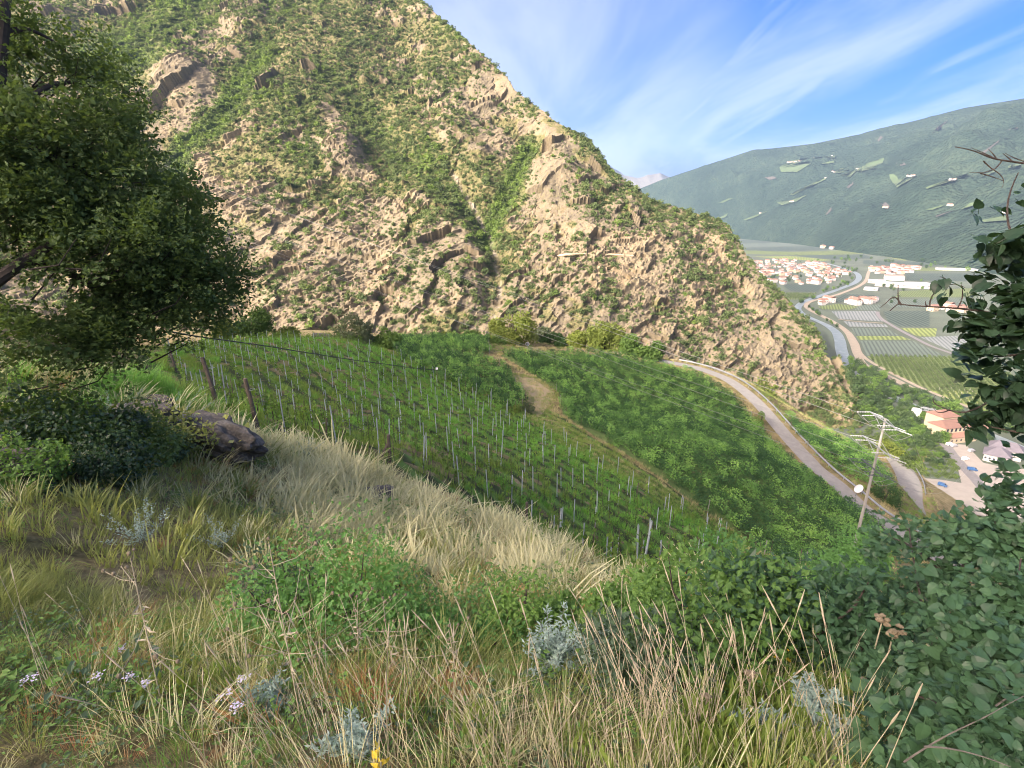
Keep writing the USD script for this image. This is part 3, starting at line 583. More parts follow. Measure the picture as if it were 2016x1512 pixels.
obj('annex_roof', (np.array([[-_L/2-.3,-1.2,4.7],[_L/2-1.7,-1.2,4.7],[_L/2-1.7,3.98,6.6],[-_L/2-.3,3.98,6.6],[-_L/2-.3,-1.2,4.95],[_L/2-1.7,-1.2,4.95],[_L/2-1.7,3.98,6.85],[-_L/2-.3,3.98,6.85]]), MB().box((0,0,0),(1,1,1)).F[0] * 0 + np.array([[0,1,2],[0,2,3],[4,6,5],[4,7,6],[0,5,1],[0,4,5],[1,6,2],[1,5,6],[2,7,3],[2,6,7],[3,4,0],[3,7,4]])), 'brown_tile', an)
for i in range(7):
    tri = trimesh.creation.extrude_polygon(Polygon(arch(1.7, 2.8)), .12, engine='earcut'); v = np.array(tri.vertices)[:, [0, 2, 1]] * [1, -1, 1] + [-_L / 2 + _L * (i + .5) / 7, 4.0, 7.6]
    obj('window', (v, np.array(tri.faces)), 'window_glass', ps)
for i in range(6):
    obj('window', MB().box((-_L / 2 + (_L - 2) * (i + .5) / 6, -.85, 2.4), (1.3, .12, 1.6)).mesh(), 'window_glass', an)
wg = obj('wing', MB().box((_L / 2 + 5, 7.5, 4.6), (10, 13, 9.2)).mesh(), 'cream_render', ps); _g = gable(10, 13, 3.0, 4, .7); obj('wing_roof', (_g[0] + [_L / 2 + 5, 7.5, 9.45], _g[1]), 'red_tile', wg)
bk = obj('rear_block', MB().box((_L / 2 - 3, 27, 6), (16, 14, 12)).mesh(), 'cream_render', ps); _g = gable(16, 14, 4, 6, .8); obj('rear_roof', (_g[0] + [_L / 2 - 3, 27, 12.25], _g[1]), 'red_tile', bk)
_a, _b = PZ(1934, 906, VZ)[:2], PZ(1984, 918, VZ)[:2]; _d = _b - _a; _L2 = float(np.linalg.norm(_d))
db = thing('villa', 'white house with wide dark hipped roofs beside the yard', 'house', (*((_a + _b) / 2), VZ), math.atan2(_d[1], _d[0]))
obj('wall', MB().box((0, 7, 2.6), (_L2, 14, 5.2)).mesh(), 'white_render', db); _g = gable(_L2, 14, 5.0, 7, 1.0); obj('roof', (_g[0] + [0, 7, 5.45], _g[1]), 'slate', db)
w2 = obj('wing', MB().box((4, 21, 3.2), (_L2 + 4, 13, 6.4)).mesh(), 'white_render', db); _g = gable(_L2 + 4, 13, 4.6, 5, 1.0); obj('wing_roof', (_g[0] + [4, 21, 6.65], _g[1]), 'slate', w2)
for i in range(6): obj('window', MB().box((-_L2 / 2 + _L2 * (i + .5) / 6, -.05, 2.6), (1.2, .14, 1.5)).mesh(), 'window_glass', db)
# steel gantries of the switchyard
plain('galvanised', (.30, .315, .33), .45, .08, 2., .6); plain('dark_steel', (.10, .105, .12), .5, .1, 2., .5); plain('red_steel', (.38, .20, .16), .6, .1)
for k, (u, v) in enumerate([(1822,822),(1836,826),(1850,830),(1864,834)]):
    c = PZ(u, v, VZ); t = thing('switchyard_gantry', ['pale steel gantry at the left end of the switchyard', 'second pale steel gantry of the switchyard from the left', 'third steel gantry of the switchyard, reddish', 'reddish steel gantry nearest the power station'][k], 'gantry', (c[0], c[1], VZ), -.5)
    m = 'galvanised' if k < 2 else 'red_steel'
    for sx in (-4.5, 4.5): obj('post', MB().box((sx, 0, 4.2), (.5, .5, 8.4)).mesh(), m, t)
    obj('beam', MB().box((0, 0, 8.7), (10.4, .6, .55)).mesh(), m, t); obj('lower_beam', MB().box((0, 0, 6.2), (8.4, .4, .4)).mesh(), m, t)
    for i in range(3): obj('insulator', MB().tube([(-3 + 3 * i, 0, 8.4), (-3 + 3 * i, 0, 7.0)], .22, 6).mesh(), 'dark_steel', t)
# blue vehicles on the yard
plain('blue_paint', (.03, .075, .17), .35, .05); plain('white_paint', (.75, .75, .74), .4, .04); plain('black_rubber', (.02, .02, .02), .8, .1); plain('grey_paint', (.25, .26, .28), .4, .05)
def van(label, u, v, rz, m, L=5.4):
    c = PZ(u, v, VZ + .55); t = thing('parked_van', label, 'van', (c[0], c[1], VZ + .5), rz)
    prof = Polygon([(-L/2, .4), (L/2, .4), (L/2, 1.1), (L/2 - .9, 1.35), (L/2 - 1.7, 2.15), (-L/2 + .1, 2.2), (-L/2, 1.9)])
    e = trimesh.creation.extrude_polygon(prof, 1.9, engine='earcut'); vv = np.array(e.vertices)[:, [0, 2, 1]] * [1, -1, 1] + [0, .95, 0]
    obj('body', (vv, np.array(e.faces)), m, t)
    obj('windscreen', MB().box((L/2 - 1.25, 0, 1.75), (.9, 1.7, .5)).mesh(), 'window_glass', t)
    for sx in (-L/2 + 1, L/2 - 1):
        for sy in (-.9, .9): obj('wheel', MB().tube([(sx, sy - .12, .36), (sx, sy + .12, .36)], .36, 12).mesh(), 'black_rubber', t)
van('blue van parked on the dark yard road below the spur', 1855, 957, -.9, 'blue_paint', 4.8)
van('blue van parked by the edge of the pale yard', 1914, 926, -.4, 'blue_paint')
for k, (u, v, m, lab) in enumerate([(1869,876,'white_paint','white van in front of the power station annex'),(1878,879,'grey_paint','grey van in front of the power station annex'),(1912,889,'grey_paint','grey van beside the dark roofed villa'),(1900,905,'white_paint','white van in the middle of the pale yard')]):
    van(lab, u, v, .3, m)
_c = PZ(1802, 818, VZ); rb = thing('round_tank', 'small white round tank beside the switchyard', 'tank', (_c[0], _c[1], VZ)); obj('shell', MB().tube([(0, 0, 0), (0, 0, 6)], 3.5, 16).mesh(), 'white_paint', rb); obj('lid', MB().tube([(0, 0, 6.02), (0, 0, 7)], [3.6, .4], 16).mesh(), 'white_paint', rb)

# ------------------------------------------------------------------ clearings and farms on the far hills
def far_uv(u, v):
    """the point of the far hills seen at a pixel, and its row and column"""
    i = np.argmin((FARU - u) ** 2 + (FARV - v) ** 2); return np.unravel_index(i, FARU.shape)
FARU, FARV, _ = pix(FAR); FNRM = np.cross(np.gradient(FAR, axis=1), np.gradient(FAR, axis=0)); FNRM /= np.linalg.norm(FNRM, axis=-1, keepdims=True) + 1e-9; FNRM *= np.sign(FNRM[..., 2:3])
from scipy.interpolate import LinearNDInterpolator
_sel = (FARU > 1200) & (FARU < 2150) & (FARV > 170) & (FARV < 620)
_fi = LinearNDInterpolator(np.stack([FARU[_sel], FARV[_sel]], 1), np.c_[FAR[_sel], FNRM[_sel]])
plain('alp_meadow', (.044, .068, .030), .95, .2, .01); plain('landslip', (.048, .045, .040), .95, .25, .02)
def clearing(name, px, m, label, lift=9.0):
    pl = Polygon(px).buffer(0); pl = pl.segmentize(4.0)
    tri = trimesh.creation.triangulate_polygon(pl, engine='earcut'); tm = trimesh.Trimesh(np.c_[tri[0], np.zeros(len(tri[0]))], tri[1]); tm = tm.subdivide().subdivide()
    q = _fi(np.array(tm.vertices)[:, :2]); ok = np.isfinite(q).all(1)
    if not ok.all(): return
    obj(name, (q[:, :3] + q[:, 3:] * lift, np.array(tm.faces)), m, kind='structure', label=label, smooth=True)
for px in [[(1534,330),(1560,318),(1590,312),(1590,316),(1605,312),(1645,308),(1641,322),(1620,325),(1600,322),(1570,340),(1540,340)], [(1642,342),(1655,333),(1675,332),(1660,343)], [(1655,348),(1690,332),(1700,325),(1742,312),(1738,322),(1725,335),(1700,338),(1690,350),(1670,351)], [(1556,384),(1580,372),(1610,358),(1628,352),(1625,356),(1590,372),(1562,386)],
           [(1530,400),(1560,395),(1590,385),(1570,398),(1540,406)], [(1750,345),(1762,345),(1770,356),(1795,350),(1808,348),(1790,358),(1768,371),(1758,362)], [(1823,372),(1850,362),(1880,352),(1908,343),(1904,350),(1880,358),(1850,367),(1825,375)], [(1932,350),(1958,338),(1960,341),(1936,352)], [(1984,330),(2012,324),(2010,328),(1986,334)],
           [(1822,416),(1858,405),(1852,410),(1835,416)], [(1892,416),(1910,403),(1938,397),(1932,404),(1905,412)], [(1930,438),(1980,428),(1985,438),(1940,441)], [(1412,432),(1435,420),(1430,428),(1416,434)], [(1464,434),(1490,424),(1512,417),(1490,428),(1470,435)], [(1416,400),(1436,391),(1445,391),(1425,400)]]:
    clearing('alp_meadow', px, 'alp_meadow', 'bright green farm clearing on the wooded far ridge')
for px in [[(1828,268),(1845,252),(1866,238),(1850,256),(1836,269)], [(1728,277),(1735,268),(1738,272),(1730,280)], [(1626,425),(1638,408),(1638,415),(1630,424)], [(1735,402),(1745,400),(1752,408),(1748,414)], [(1505,350),(1522,348),(1530,352),(1515,355)], [(1764,322),(1778,318),(1784,326),(1774,328)], [(1983,258),(2006,251),(2004,256),(1990,260)], [(1934,302),(1970,276),(1966,282),(1940,303)], [(1842,428),(1880,416),(1865,422),(1845,430)], [(1668,370),(1680,358),(1682,363),(1672,372)]]:
    clearing('landslip_scar', px, 'landslip', 'pale bare scar in the forest of the far ridge', 7.)
for u, v, n in [(1562,322,5),(1575,320,5),(1598,315,3),(1690,335,2),(1643,341,2),(1795,350,4),(1875,358,3),(1886,356,2),(1874,409,2),(1746,412,2),(1628,353,1),(1500,421,1),(1560,399,2),(1982,424,2),(1640,310,1)]:
    for k in range(n):
        q = _fi([[u + k * 4 - n * 2, v + rngv.uniform(-1, 1)]])[0]
        if np.isfinite(q).all(): copy(HK[int(rngv.integers(0, 4))], 'hill_farm', 'tiny white farmhouse in a clearing high on the far ridge', 'house', q[:3] + q[3:] * 8, rngv.uniform(0, 3), .95, 'farmhouses on the far ridge')
# ------------------------------------------------------------------ mountain road, guard rails, walls
mat('asphalt', {'g': ('geometry', {}), 'n': ('noise_texture', {'scale': 1.2, 'detail': 6.0, 'roughness': .7}), 'n2': ('noise_texture', {'scale': 40.0, 'detail': 2.0}), 'm': ('mix_float', {'fac': .3}),
    'r': ('rgb_ramp', {'ramp': [(.3, (.15, .147, .138)), (.6, (.21, .203, .188)), (.75, (.27, .255, .225))]}), 'p': ('principled_bsdf', {'roughness': .85})},
    [('g.position', 'n.vector'), ('g.position', 'n2.vector'), ('n.fac', 'm.a'), ('n2.fac', 'm.b'), ('m.result', 'r.fac'), ('r.color', 'p.base_color')])
plain('zinc', (.36, .375, .385), .35, .06, 3., .75); plain('stone_wall', (.28, .25, .21), .95, .3, 1.6); plain('old_wood', (.115, .092, .072), .9, .3, 4.); plain('steel_stake', (.42, .46, .50), .5, .12, 3., .35)
plain('concrete', (.27, .26, .235), .85, .14, 1.2); plain('porcelain', (.40, .41, .41), .25, .03); plain('black_pipe', (.012, .013, .015), .5, .1); plain('cable', (.25, .25, .24), .5, .05, 3., .5); plain('bark', (.05, .041, .034), .95, .35, 6.)
plain('dish_white', (.78, .80, .82), .4, .03)
ribbon('road', ROAD, 3.0, 'asphalt', 'narrow grey mountain road curving down beside the vineyard', lift=.03)
ribbon('road', ROAD2, 5.0, 'asphalt', 'second bend of the mountain road below the lit vineyard', lift=.03)
def side(line, off):
    tn = np.gradient(line[:, :2], axis=0); tn /= np.linalg.norm(tn, axis=1, keepdims=True)
    return np.c_[line[:, 0] + tn[:, 1] * off, line[:, 1] - tn[:, 0] * off, line[:, 2]]
def guard_rail(label, line, gap=4.0):
    line = spline(line, .5); t = thing('guard_rail', label, 'guard rail', line[0])
    L = line - line[0]
    tn = np.gradient(line[:, :2], axis=0); tn /= np.linalg.norm(tn, axis=1, keepdims=True); nr = np.c_[-tn[:, 1], tn[:, 0], 0 * tn[:, 0]]
    prof = [(-.05, .42), (.03, .50), (.03, .54), (-.04, .60), (.03, .66), (.03, .70), (-.05, .78)]
    for nm, o in (('rail', 0.0),):
        v = np.stack([L + nr * a + np.array([0, 0, b]) for a, b in prof] + [L + nr * (a - .02) + np.array([0, 0, b]) for a, b in prof[::-1]], 1)
        n = v.shape[1]; f = []
        i = np.arange(len(L) - 1)[:, None] * n; j = np.arange(n)[None]
        q = np.stack([i + j, i + (j + 1) % n, i + n + (j + 1) % n, i + n + j], -1).reshape(-1, 4)
        obj(nm, MB().add(v.reshape(-1, 3), q).mesh(), 'zinc', t)
    for k in range(0, len(L), int(gap / .5)):
        p = L[k] - nr[k] * .14; obj('post', MB().box(p + [0, 0, .25], (.10, .10, 1.1)).mesh(), 'zinc', t)
    return t
_ri = {}
def road_at(u): 
    k = int(np.argmin(np.abs(pix(ROAD)[0] - u))); return k
_edge = side(ROAD, -2.35)
if pix(_edge[len(_edge) // 2])[0] < pix(ROAD[len(ROAD) // 2])[0]: _edge = side(ROAD, 2.35)
guard_rail('long zinc guard rail on the outer edge of the road bend below the crest', _edge[road_at(1960):road_at(1318)][::6])
guard_rail('straight zinc guard rail along the crest in front of the round trees', side(ROAD, 2.3 if pix(side(ROAD, 2.3)[-20])[1] > pix(ROAD[-20])[1] else -2.3)[road_at(1212):road_at(1035)][::6])
guard_rail('guard rail on the second bend behind the utility pole', side(ROAD2, 2.9)[20::6])
_w = side(ROAD, 2.9 if pix(side(ROAD, 2.9)[-20])[1] > pix(ROAD[-20])[1] else -2.9)[road_at(1330):road_at(1185)][::2]
_wt = thing('retaining_wall', 'low pale stone wall holding the road at the crest', 'wall', _w[0])
rngw = np.random.default_rng(5)
for k in range(len(_w) - 1):
    for r in range(3):
        c = (_w[k] + _w[k + 1]) / 2 - _w[0]; d = _w[k + 1] - _w[k]
        for h in (0, 1):
            b = trimesh.creation.box(); v = np.array(b.vertices) * [np.linalg.norm(d) / 2 * rngw.uniform(.86, .97), .5, .43 * rngw.uniform(.85, .98)] + rngw.normal(0, .03, (8, 3)); a = math.atan2(d[1], d[0])
            v = np.c_[v[:, 0] * math.cos(a) - v[:, 1] * math.sin(a), v[:, 0] * math.sin(a) + v[:, 1] * math.cos(a), v[:, 2]] + c + d * (h - .5) * .5 + [0, 0, -.95 + .42 * r + d[2] * (h - .5) * .5]
            obj('stone', (v, np.array(b.faces)), 'stone_wall', _wt)
# traffic mirror by the crest rail
_c = P(1038, 690, 149.); t = thing('traffic_mirror', 'white round traffic mirror on a pole at the left end of the crest rail', 'mirror', (_c[0], _c[1], _c[2]))
obj('pole', MB().tube([(0, 0, -1.), (0, 0, 1.9)], .06, 6).mesh(), 'dark_steel', t); obj('frame', MB().tube([(0, .05, 1.9), (0, -.04, 1.9)], .62, 14).mesh(), 'white_paint', t); obj('glass', MB().tube([(0, -.045, 1.9), (0, -.07, 1.9)], [.52, .4], 14).mesh(), 'zinc', t)
# satellite dish below the guard rail
_c = hit(1684, 978, 60, 140); _d = P(1683, 957, np.linalg.norm(_c) / np.linalg.norm(ray(1684, 978))); t = thing('satellite_dish', 'white satellite dish on a thin mast below the guard rail', 'dish', _c)
obj('mast', MB().tube([(0, 0, 0), (0, 0, _d[2] - _c[2] + .1)], .05, 6).mesh(), 'dark_steel', t)
_ph = np.linspace(0, 1, 6); _an = np.arange(18) / 18 * 2 * np.pi
_v = np.stack([np.outer(_ph * .8, np.cos(_an)), -.3 + .28 * (1 - _ph[:, None] ** 2) * np.ones(18)[None] * .8, np.outer(_ph * .8, np.sin(_an))], -1).reshape(-1, 3) + [0, 0, _d[2] - _c[2]]
_i = np.arange(5)[:, None] * 18; _j = np.arange(18)[None]
obj('dish', MB().add(_v, np.stack([_i + _j, _i + (_j + 1) % 18, _i + 18 + (_j + 1) % 18, _i + 18 + _j], -1).reshape(-1, 4)).mesh(), 'dish_white', t)
obj('feed_arm', MB().tube([(0, -.1, _d[2] - _c[2] - .6), (0, -.75, _d[2] - _c[2] - .1)], .025, 5).mesh(), 'dark_steel', t)

# ------------------------------------------------------------------ utility pole and lines
_b = P(1697, 1015, 62.); _g0 = float(ground(_b[0], _b[1]))
_lo, _hi = 0., 40.
for _ in range(40):
    m_ = (_lo + _hi) / 2
    if pix(np.array([_b[0], _b[1], _b[2] + m_]))[1] > 824: _lo = m_
    else: _hi = m_
PTOP = _b[2] + _lo
pole = thing('utility_pole', 'tall tapered concrete power pole with three crossarms, right of the road', 'pole', (_b[0], _b[1], PTOP))
obj('shaft', MB().tube([(0, 0, _g0 - PTOP - 1), (0, 0, 0)], [.20, .11], 12).mesh(), 'concrete', pole)
ARMS = [(-.25, 2.9, 'galvanised'), (-3.5, 3.2, 'galvanised'), (-6.2, 2.3, 'dark_steel')]
ax_ = np.array([-.12, -1.0, 0]); ax_ /= np.linalg.norm(ax_); ln_ = np.array([-.80, .60, .1])
TIPS = []
for z, L, m in ARMS:
    arm = obj('crossarm', MB().box((0, 0, 0), (.10, 2 * L, .10), 0).mesh(), m, pole)
    UsdGeom.Xformable(arm).AddTranslateOp().Set(Gf.Vec3d(-.2, 0, z)); UsdGeom.Xformable(arm).AddRotateZOp().Set(-7)
    for s in (-1, 1):
        obj('brace', MB().tube([(-.2, 0, z - 1.0), np.array([-.2, 0, z - .05]) + ax_ * s * L * .6], .035, 5).mesh(), m, pole)
        obj('brace', MB().tube([(.12, 0, z + .6 if z < -1 else z + .2), np.array([-.2, 0, z + .05]) + ax_ * s * L * .8], .03, 5).mesh(), m, pole)
        for q in (.55, .95):
            tip = np.array([-.2, 0, z]) + ax_ * s * L * q
            TIPS.append(tip + np.array([_b[0], _b[1], PTOP]))
            # a string of discs towards either side of the line
            for sg in (1, -1):
                d = np.array([sg * -.78, sg * .58, -.22]); pts = [tip + d * x for x in np.linspace(.1, 1.35, 11)]
                obj('insulator', MB().tube(pts, [.02, .075, .02, .075, .02, .075, .02, .075, .02, .075, .02], 7).mesh(), 'porcelain' if m == 'galvanised' else 'dark_steel', pole)
            obj('jumper', MB().tube([tip + np.array([-.78, .58, -.22]) * 1.35, tip + [-.45, .3, -1.0], tip + [0, 0, -1.25], tip + [.45, -.3, -1.0], tip + np.array([.78, -.58, -.22]) * 1.35], .022, 4).mesh(), 'cable', pole)
def wire(a, b, sag, r=.03, n=40):
    s = np.linspace(0, 1, n)[:, None]; p = a * (1 - s) + b * s; p[:, 2] -= (4 * s[:, 0] * (1 - s[:, 0])) * sag
    return p
_wl = [(150,254),(150,263),(150,309),(150,322),(150,336),(150,352)]
_ord = [2, 3, 0, 1, 6, 4]
for k, (w, o) in enumerate(zip(_wl, [3, 1, 7, 5, 11, 9])):
    a = TIPS[o] + np.array([-1.05, .78, -.3]); b = P(*w, 215.)
    p = wire(a, b, 1.2); t = tag(obj('power_line', MB().tube(p, .022, 5, False).mesh(), 'cable'), ['uppermost pale power line across the crag', 'second pale power line from the top', 'third power line, passing over the vineyard crest', 'fourth power line, over the dense vineyard', 'fifth power line, low over the dense vineyard', 'lowest power line over the dense vineyard'][k], 'power line')
    c = PZ(1866, 905, VZ + 9); c = c + np.array([k * 2.0, k * -1.5, 0]); a2 = TIPS[o] + np.array([1.05, -.78, -.3])
    tag(obj('power_line', MB().tube(wire(a2, c, 9.), .018, 5, False).mesh(), 'cable'), ['power line dropping from the top arm to the valley yard', 'power line dropping from the top arm outer end to the yard', 'power line dropping from the middle arm to the yard', 'power line dropping from the middle arm outer end to the yard', 'power line dropping from the lowest arm to the yard', 'power line dropping from the lowest arm outer end to the yard'][k], 'power line')

# ------------------------------------------------------------------ vineyards
EROW = np.array([-.6, .8]); QROW = np.array([.8, .6])
def plan(px, tmin=14.): return Polygon([tuple(hit(u, v, tmin, 330.)[:2]) for u, v in px]).buffer(0)
NEWV = plan([(300,735),(340,690),(400,668),(520,664),(640,664),(740,688),(800,712),(860,742),(930,765),(1000,802),(1100,866),(1270,966),(1445,1070),(1420,1125),(1330,1162),(1215,1140),(1110,1085),(1030,1035),(950,1000),(880,962),(790,930),(700,905),(610,880),(520,868),(440,815),(330,770)])
DENSE = plan([(985,700),(1030,697),(1110,699),(1210,703),(1290,722),(1382,745),(1446,788),(1510,865),(1570,928),(1635,978),(1710,1018),(1740,1080),(1640,1130),(1540,1120),(1470,1060),(1330,965),(1250,905),(1165,855),(1108,815),(1100,775),(1050,740)])
MIDV = plan([(775,690),(850,696),(930,705),(1000,730),(1015,760),(1035,790),(1010,815),(960,790),(900,765),(840,738),(790,712)])
TOPV = Polygon([tuple(P(u, v, t)[:2]) for u, v, t in [(770,690,112),(965,690,128),(960,672,150),(770,664,138)]])
LOWV = plan([(1545,832),(1585,842),(1640,868),(1700,895),(1752,945),(1758,975),(1722,985),(1690,968),(1640,935),(1598,895)], 100.)
foliage('vine_leaf', [(.25, (.022, .055, .018)), (.42, (.07, .145, .036)), (.58, (.14, .25, .058)), (.75, (.25, .36, .10))], .2, .6, pmix=.25, ofac=.6, gain=1.1)
foliage('young_vine_leaf', [(.2, (.05, .10, .02)), (.6, (.13, .20, .035)), (.85, (.28, .31, .06))], .35, .3)
foliage('sward', [(.15, (.07, .175, .035)), (.5, (.15, .30, .06)), (.8, (.24, .40, .09))], .3, .22)
foliage('sward_pale', [(.2, (.10, .16, .035)), (.6, (.16, .22, .055)), (.85, (.24, .27, .08))], .3, .22)
foliage('straw', [(.12, (.15, .15, .06)), (.4, (.29, .26, .13)), (.7, (.44, .38, .22)), (.92, (.56, .50, .32))], .3, .35, tint=(1.1, 1.05, .8))
def vine_clump(seed, n=95, r=(.86, .46, .66), leaf=.20):
    rng = np.random.default_rng(seed); d = rng.normal(size=(n, 3)); d /= np.linalg.norm(d, axis=1, keepdims=True); rad = rng.uniform(.55, 1.05, n) ** .6
    c = d * np.array(r) * rad[:, None]; c[:, 2] += .25 * rng.random(n) ** 3
    ax = d * .6 + rng.normal(0, .6, (n, 3)); ax[:, 2] -= .4
    return leaves(rng, c, leaf, ax, d + [0, 0, .8] + rng.normal(0, .35, (n, 3)), .95, .1)
VC = [(vine_clump(100 + k), 'vine_leaf') for k in range(5)]
rngn = np.random.default_rng(21)
def segs(pl, spacing, off=0.):
    """row segments inside a plan polygon"""
    from shapely.geometry import LineString
    c = np.array(pl.exterior.coords); q = c @ QROW
    out = []
    for k in np.arange(math.floor(q.min() / spacing) * spacing + off, q.max(), spacing):
        ln = LineString([tuple(QROW * k - EROW * 400), tuple(QROW * k + EROW * 400)]).intersection(pl)
        for g in (getattr(ln, 'geoms', [ln])):
            if not g.is_empty and g.length > 2.0:
                a, b = np.array(g.coords)[[0, -1]]
                if (b - a) @ EROW < 0: a, b = b, a
                out.append((a, b))
    return out
def vine_rows(pl, spacing, label, group, h=1.3, step=.56, tall=1.0, stakes=0):
    sg = segs(pl, spacing)
    for k, (a, b) in enumerate(sg):
        L = np.linalg.norm(b - a); n = max(3, int(L / step)); s = (np.arange(n) + rngn.uniform(.1, .9, n)) / n
        xy = a + (b - a) * s[:, None] + QROW * rngn.normal(0, .09, n)[:, None]
        lay = rngn.random(n) < .5
        zz = ground(xy[:, 0], xy[:, 1]) + h * tall * np.where(lay, 1, .62) * (1 + .5 * (fbm(np.c_[xy * .45, 0 * s], 3, 91) - .5) * 2 + rngn.normal(0, .11, n) + .12 * (k % 2)) 
        o = np.r_[xy[0], ground(*xy[0])]
        t = thing('vine_row', label[0] if k == len(sg) - 1 else label[1] if k == 0 else label[2] + ', ' + ORDINAL[k] + ' from its inner edge', 'vine row', o, group=group)
        instancer('canopy', VC, np.c_[xy, zz] - o, rngn.integers(0, 5, n), math.atan2(EROW[1], EROW[0]) + rngn.normal(0, .22, n) + math.pi * rngn.integers(0, 2, n), rngn.uniform(.8, 1.15, n)[:, None] * np.array([1, 1, tall]), parent=t)
        for e, xy0 in (('end_post', a), ('end_post', b)):
            z0 = float(ground(*xy0)); p0 = np.r_[xy0, z0] - o
            if rngn.random() < .8: obj(e, MB().tube([p0 - [0, 0, .3], p0 + np.r_[rngn.normal(0, .05, 2), 1.9 * tall]], .05, 6).mesh(), 'old_wood' if rngn.random() < .6 else 'concrete', t)
    return sg
vine_rows(DENSE, 2.3, ('outermost row of the dense vineyard, along the road edge', 'innermost row of the dense vineyard, along the sandy path', 'leafy vine row of the dense vineyard'), 'vine rows of the dense vineyard')
vine_rows(MIDV, 2.1, ('outer vine row of the small patch left of the sandy track', 'inner vine row of the small patch, above the sandy path', 'vine row of the small patch'), 'vine rows of the small patch')
vine_rows(TOPV, 2.0, ('right end row of the vines on the upper terrace under the crag', 'left end row of the vines on the upper terrace', 'vine row on the upper terrace'), 'vine rows of the upper terrace', 1.5, .5)
vine_rows(LOWV, 2.1, ('sunlit outermost row of the vineyard below the guard rail', 'shaded row of the lower vineyard beside the guard rail', 'vine row below the guard rail'), 'vine rows below the guard rail', 1.4)

# young vineyard: stakes, vines, grass
def stake_kit():
    k = kit('vineyard_stake'); obj('stake', MB().box((0, 0, .95), (.06, .042, 2.5)).mesh(), 'steel_stake', k); obj('cap', MB().box((0, 0, 2.21), (.06, .045, .03)).mesh(), 'zinc', k)
    for z in (.7, 1.2, 1.7): obj('hook', MB().box((.04, 0, z), (.05, .02, .03)).mesh(), 'zinc', k)
    return k
STAKE = stake_kit()
def vine_kit(seed):
    rng = np.random.default_rng(seed); k = kit(f'young_vine_{seed:03d}'); h = rng.uniform(1.0, 1.8)
    z = np.linspace(0, h, 6); pts = np.c_[np.cumsum(rng.normal(0, .03, 6)), np.cumsum(rng.normal(0, .03, 6)), z]
    obj('stem', MB().tube(pts, np.linspace(.022, .008, 6), 5).mesh(), 'bark', k)
    obj('support_rod', MB().tube([(.05, 0, -.1), (.05, 0, 1.75)], .012, 4).mesh(), 'old_wood', k)
    n = int(rng.integers(20, 44)); s = rng.uniform(.25, 1, n) ** .9; c = np.stack([np.interp(s * h, z, pts[:, i]) for i in range(3)], 1) + rng.normal(0, .09, (n, 3)) + (rng.random(n) < .3)[:, None] * rng.normal(0, .16, (n, 3))
    obj('leaves', leaves(rng, c, .16, None, rng.normal(0, .5, (n, 3)) + [0, 0, .7], .95, .08), 'young_vine_leaf', k)
    return k
VINES = [vine_kit(s) for s in range(1, 9)]
NROWS = segs(NEWV, 2.4)
_st, _vn = [], []
for k, (a, b) in enumerate(NROWS):
    L = np.linalg.norm(b - a); d = (b - a) / L
    for s in np.arange(1.0 + rngn.uniform(0, 2), L, 4.6): _st.append(a + d * s + rngn.normal(0, .08, 2))
    for s in np.arange(.5, L, 1.05):
        if rngn.random() < .82: _vn.append(a + d * s + rngn.normal(0, .06, 2))
_st, _vn = np.array(_st), np.array(_vn)
_os = np.argsort(np.hypot(*_st.T)); _st = _st[_os][:300]
for p in _st: copy(STAKE, 'vineyard_stake', 'grey steel stake standing in a row of the young vineyard', 'stake', (*p, ground(*p)), math.atan2(EROW[1], EROW[0]) + rngn.normal(0, .1), rngn.uniform(.9, 1.08), 'steel stakes of the young vineyard', rngn.normal(0, .03), rngn.normal(0, .03))
_ov = np.argsort(np.hypot(*_vn.T)); _vn = _vn[_ov]
for p in _vn[:300]: copy(VINES[int(rngn.integers(0, 8))], 'young_vine', 'thin young grapevine tied to its rod in the young vineyard', 'grapevine', (*p, ground(*p)), rngn.uniform(0, 6.28), rngn.uniform(.8, 1.15), 'young grapevines')
def merged_vine(seed):
    rng = np.random.default_rng(seed); n = 26; z = rng.uniform(.35, 1.5, n); c = np.c_[rng.normal(0, .1, n), rng.normal(0, .1, n), z]
    return leaves(rng, c, .17, None, rng.normal(0, .5, (n, 3)) + [0, 0, .7], .95, .08)
_far = _vn[300:]
instancer('distant_vines', [(merged_vine(k), 'young_vine_leaf') for k in range(4)], np.c_[_far, ground(_far[:, 0], _far[:, 1])], rngn.integers(0, 4, len(_far)), rngn.uniform(0, 6.28, len(_far)), rngn.uniform(.8, 1.2, len(_far)), label='far rows of thin young vines up to the crest', cat='vines')
def wood_post(label, u, v, h, r=.07, lean=(0, 0), tmin=12., strut=False):
    c = hit(u, v, tmin, 200.); t = thing('wooden_post', label, 'post', c)
    obj('shaft', MB().tube([(0, 0, -.4), (lean[0] * .5 * h, lean[1] * .5 * h, h * .5), (lean[0] * h, lean[1] * h, h)], [r, r * .95, r * .85], 8).mesh(), 'old_wood', t)
    if strut: obj('strut', MB().tube([(-.75, -.35, -.1), (0, 0, h * .72)], r * .75, 7).mesh(), 'old_wood', t)
    else: obj('wire_loop', MB().tube([(r * math.cos(a) * 1.15, r * math.sin(a) * 1.15, h * .8) for a in np.linspace(0, 6.28, 9)], .008, 4).mesh(), 'zinc', t)
wood_post('weathered wooden end post leaning left above the dark rock mound', 432, 806, 2.1, .085, (-.12, -.02), 15.)
wood_post('tall dark wooden end post right of the rock mound', 510, 850, 2.2, .09, (-.09, 0), 15.)
wood_post('short wooden post leaning right at the meadow edge', 642, 870, 1.35, .06, (.14, 0), 18.)
wood_post('sturdy wooden end post with a slanted strut', 768, 915, 1.75, .11, (.02, 0), 20., True)
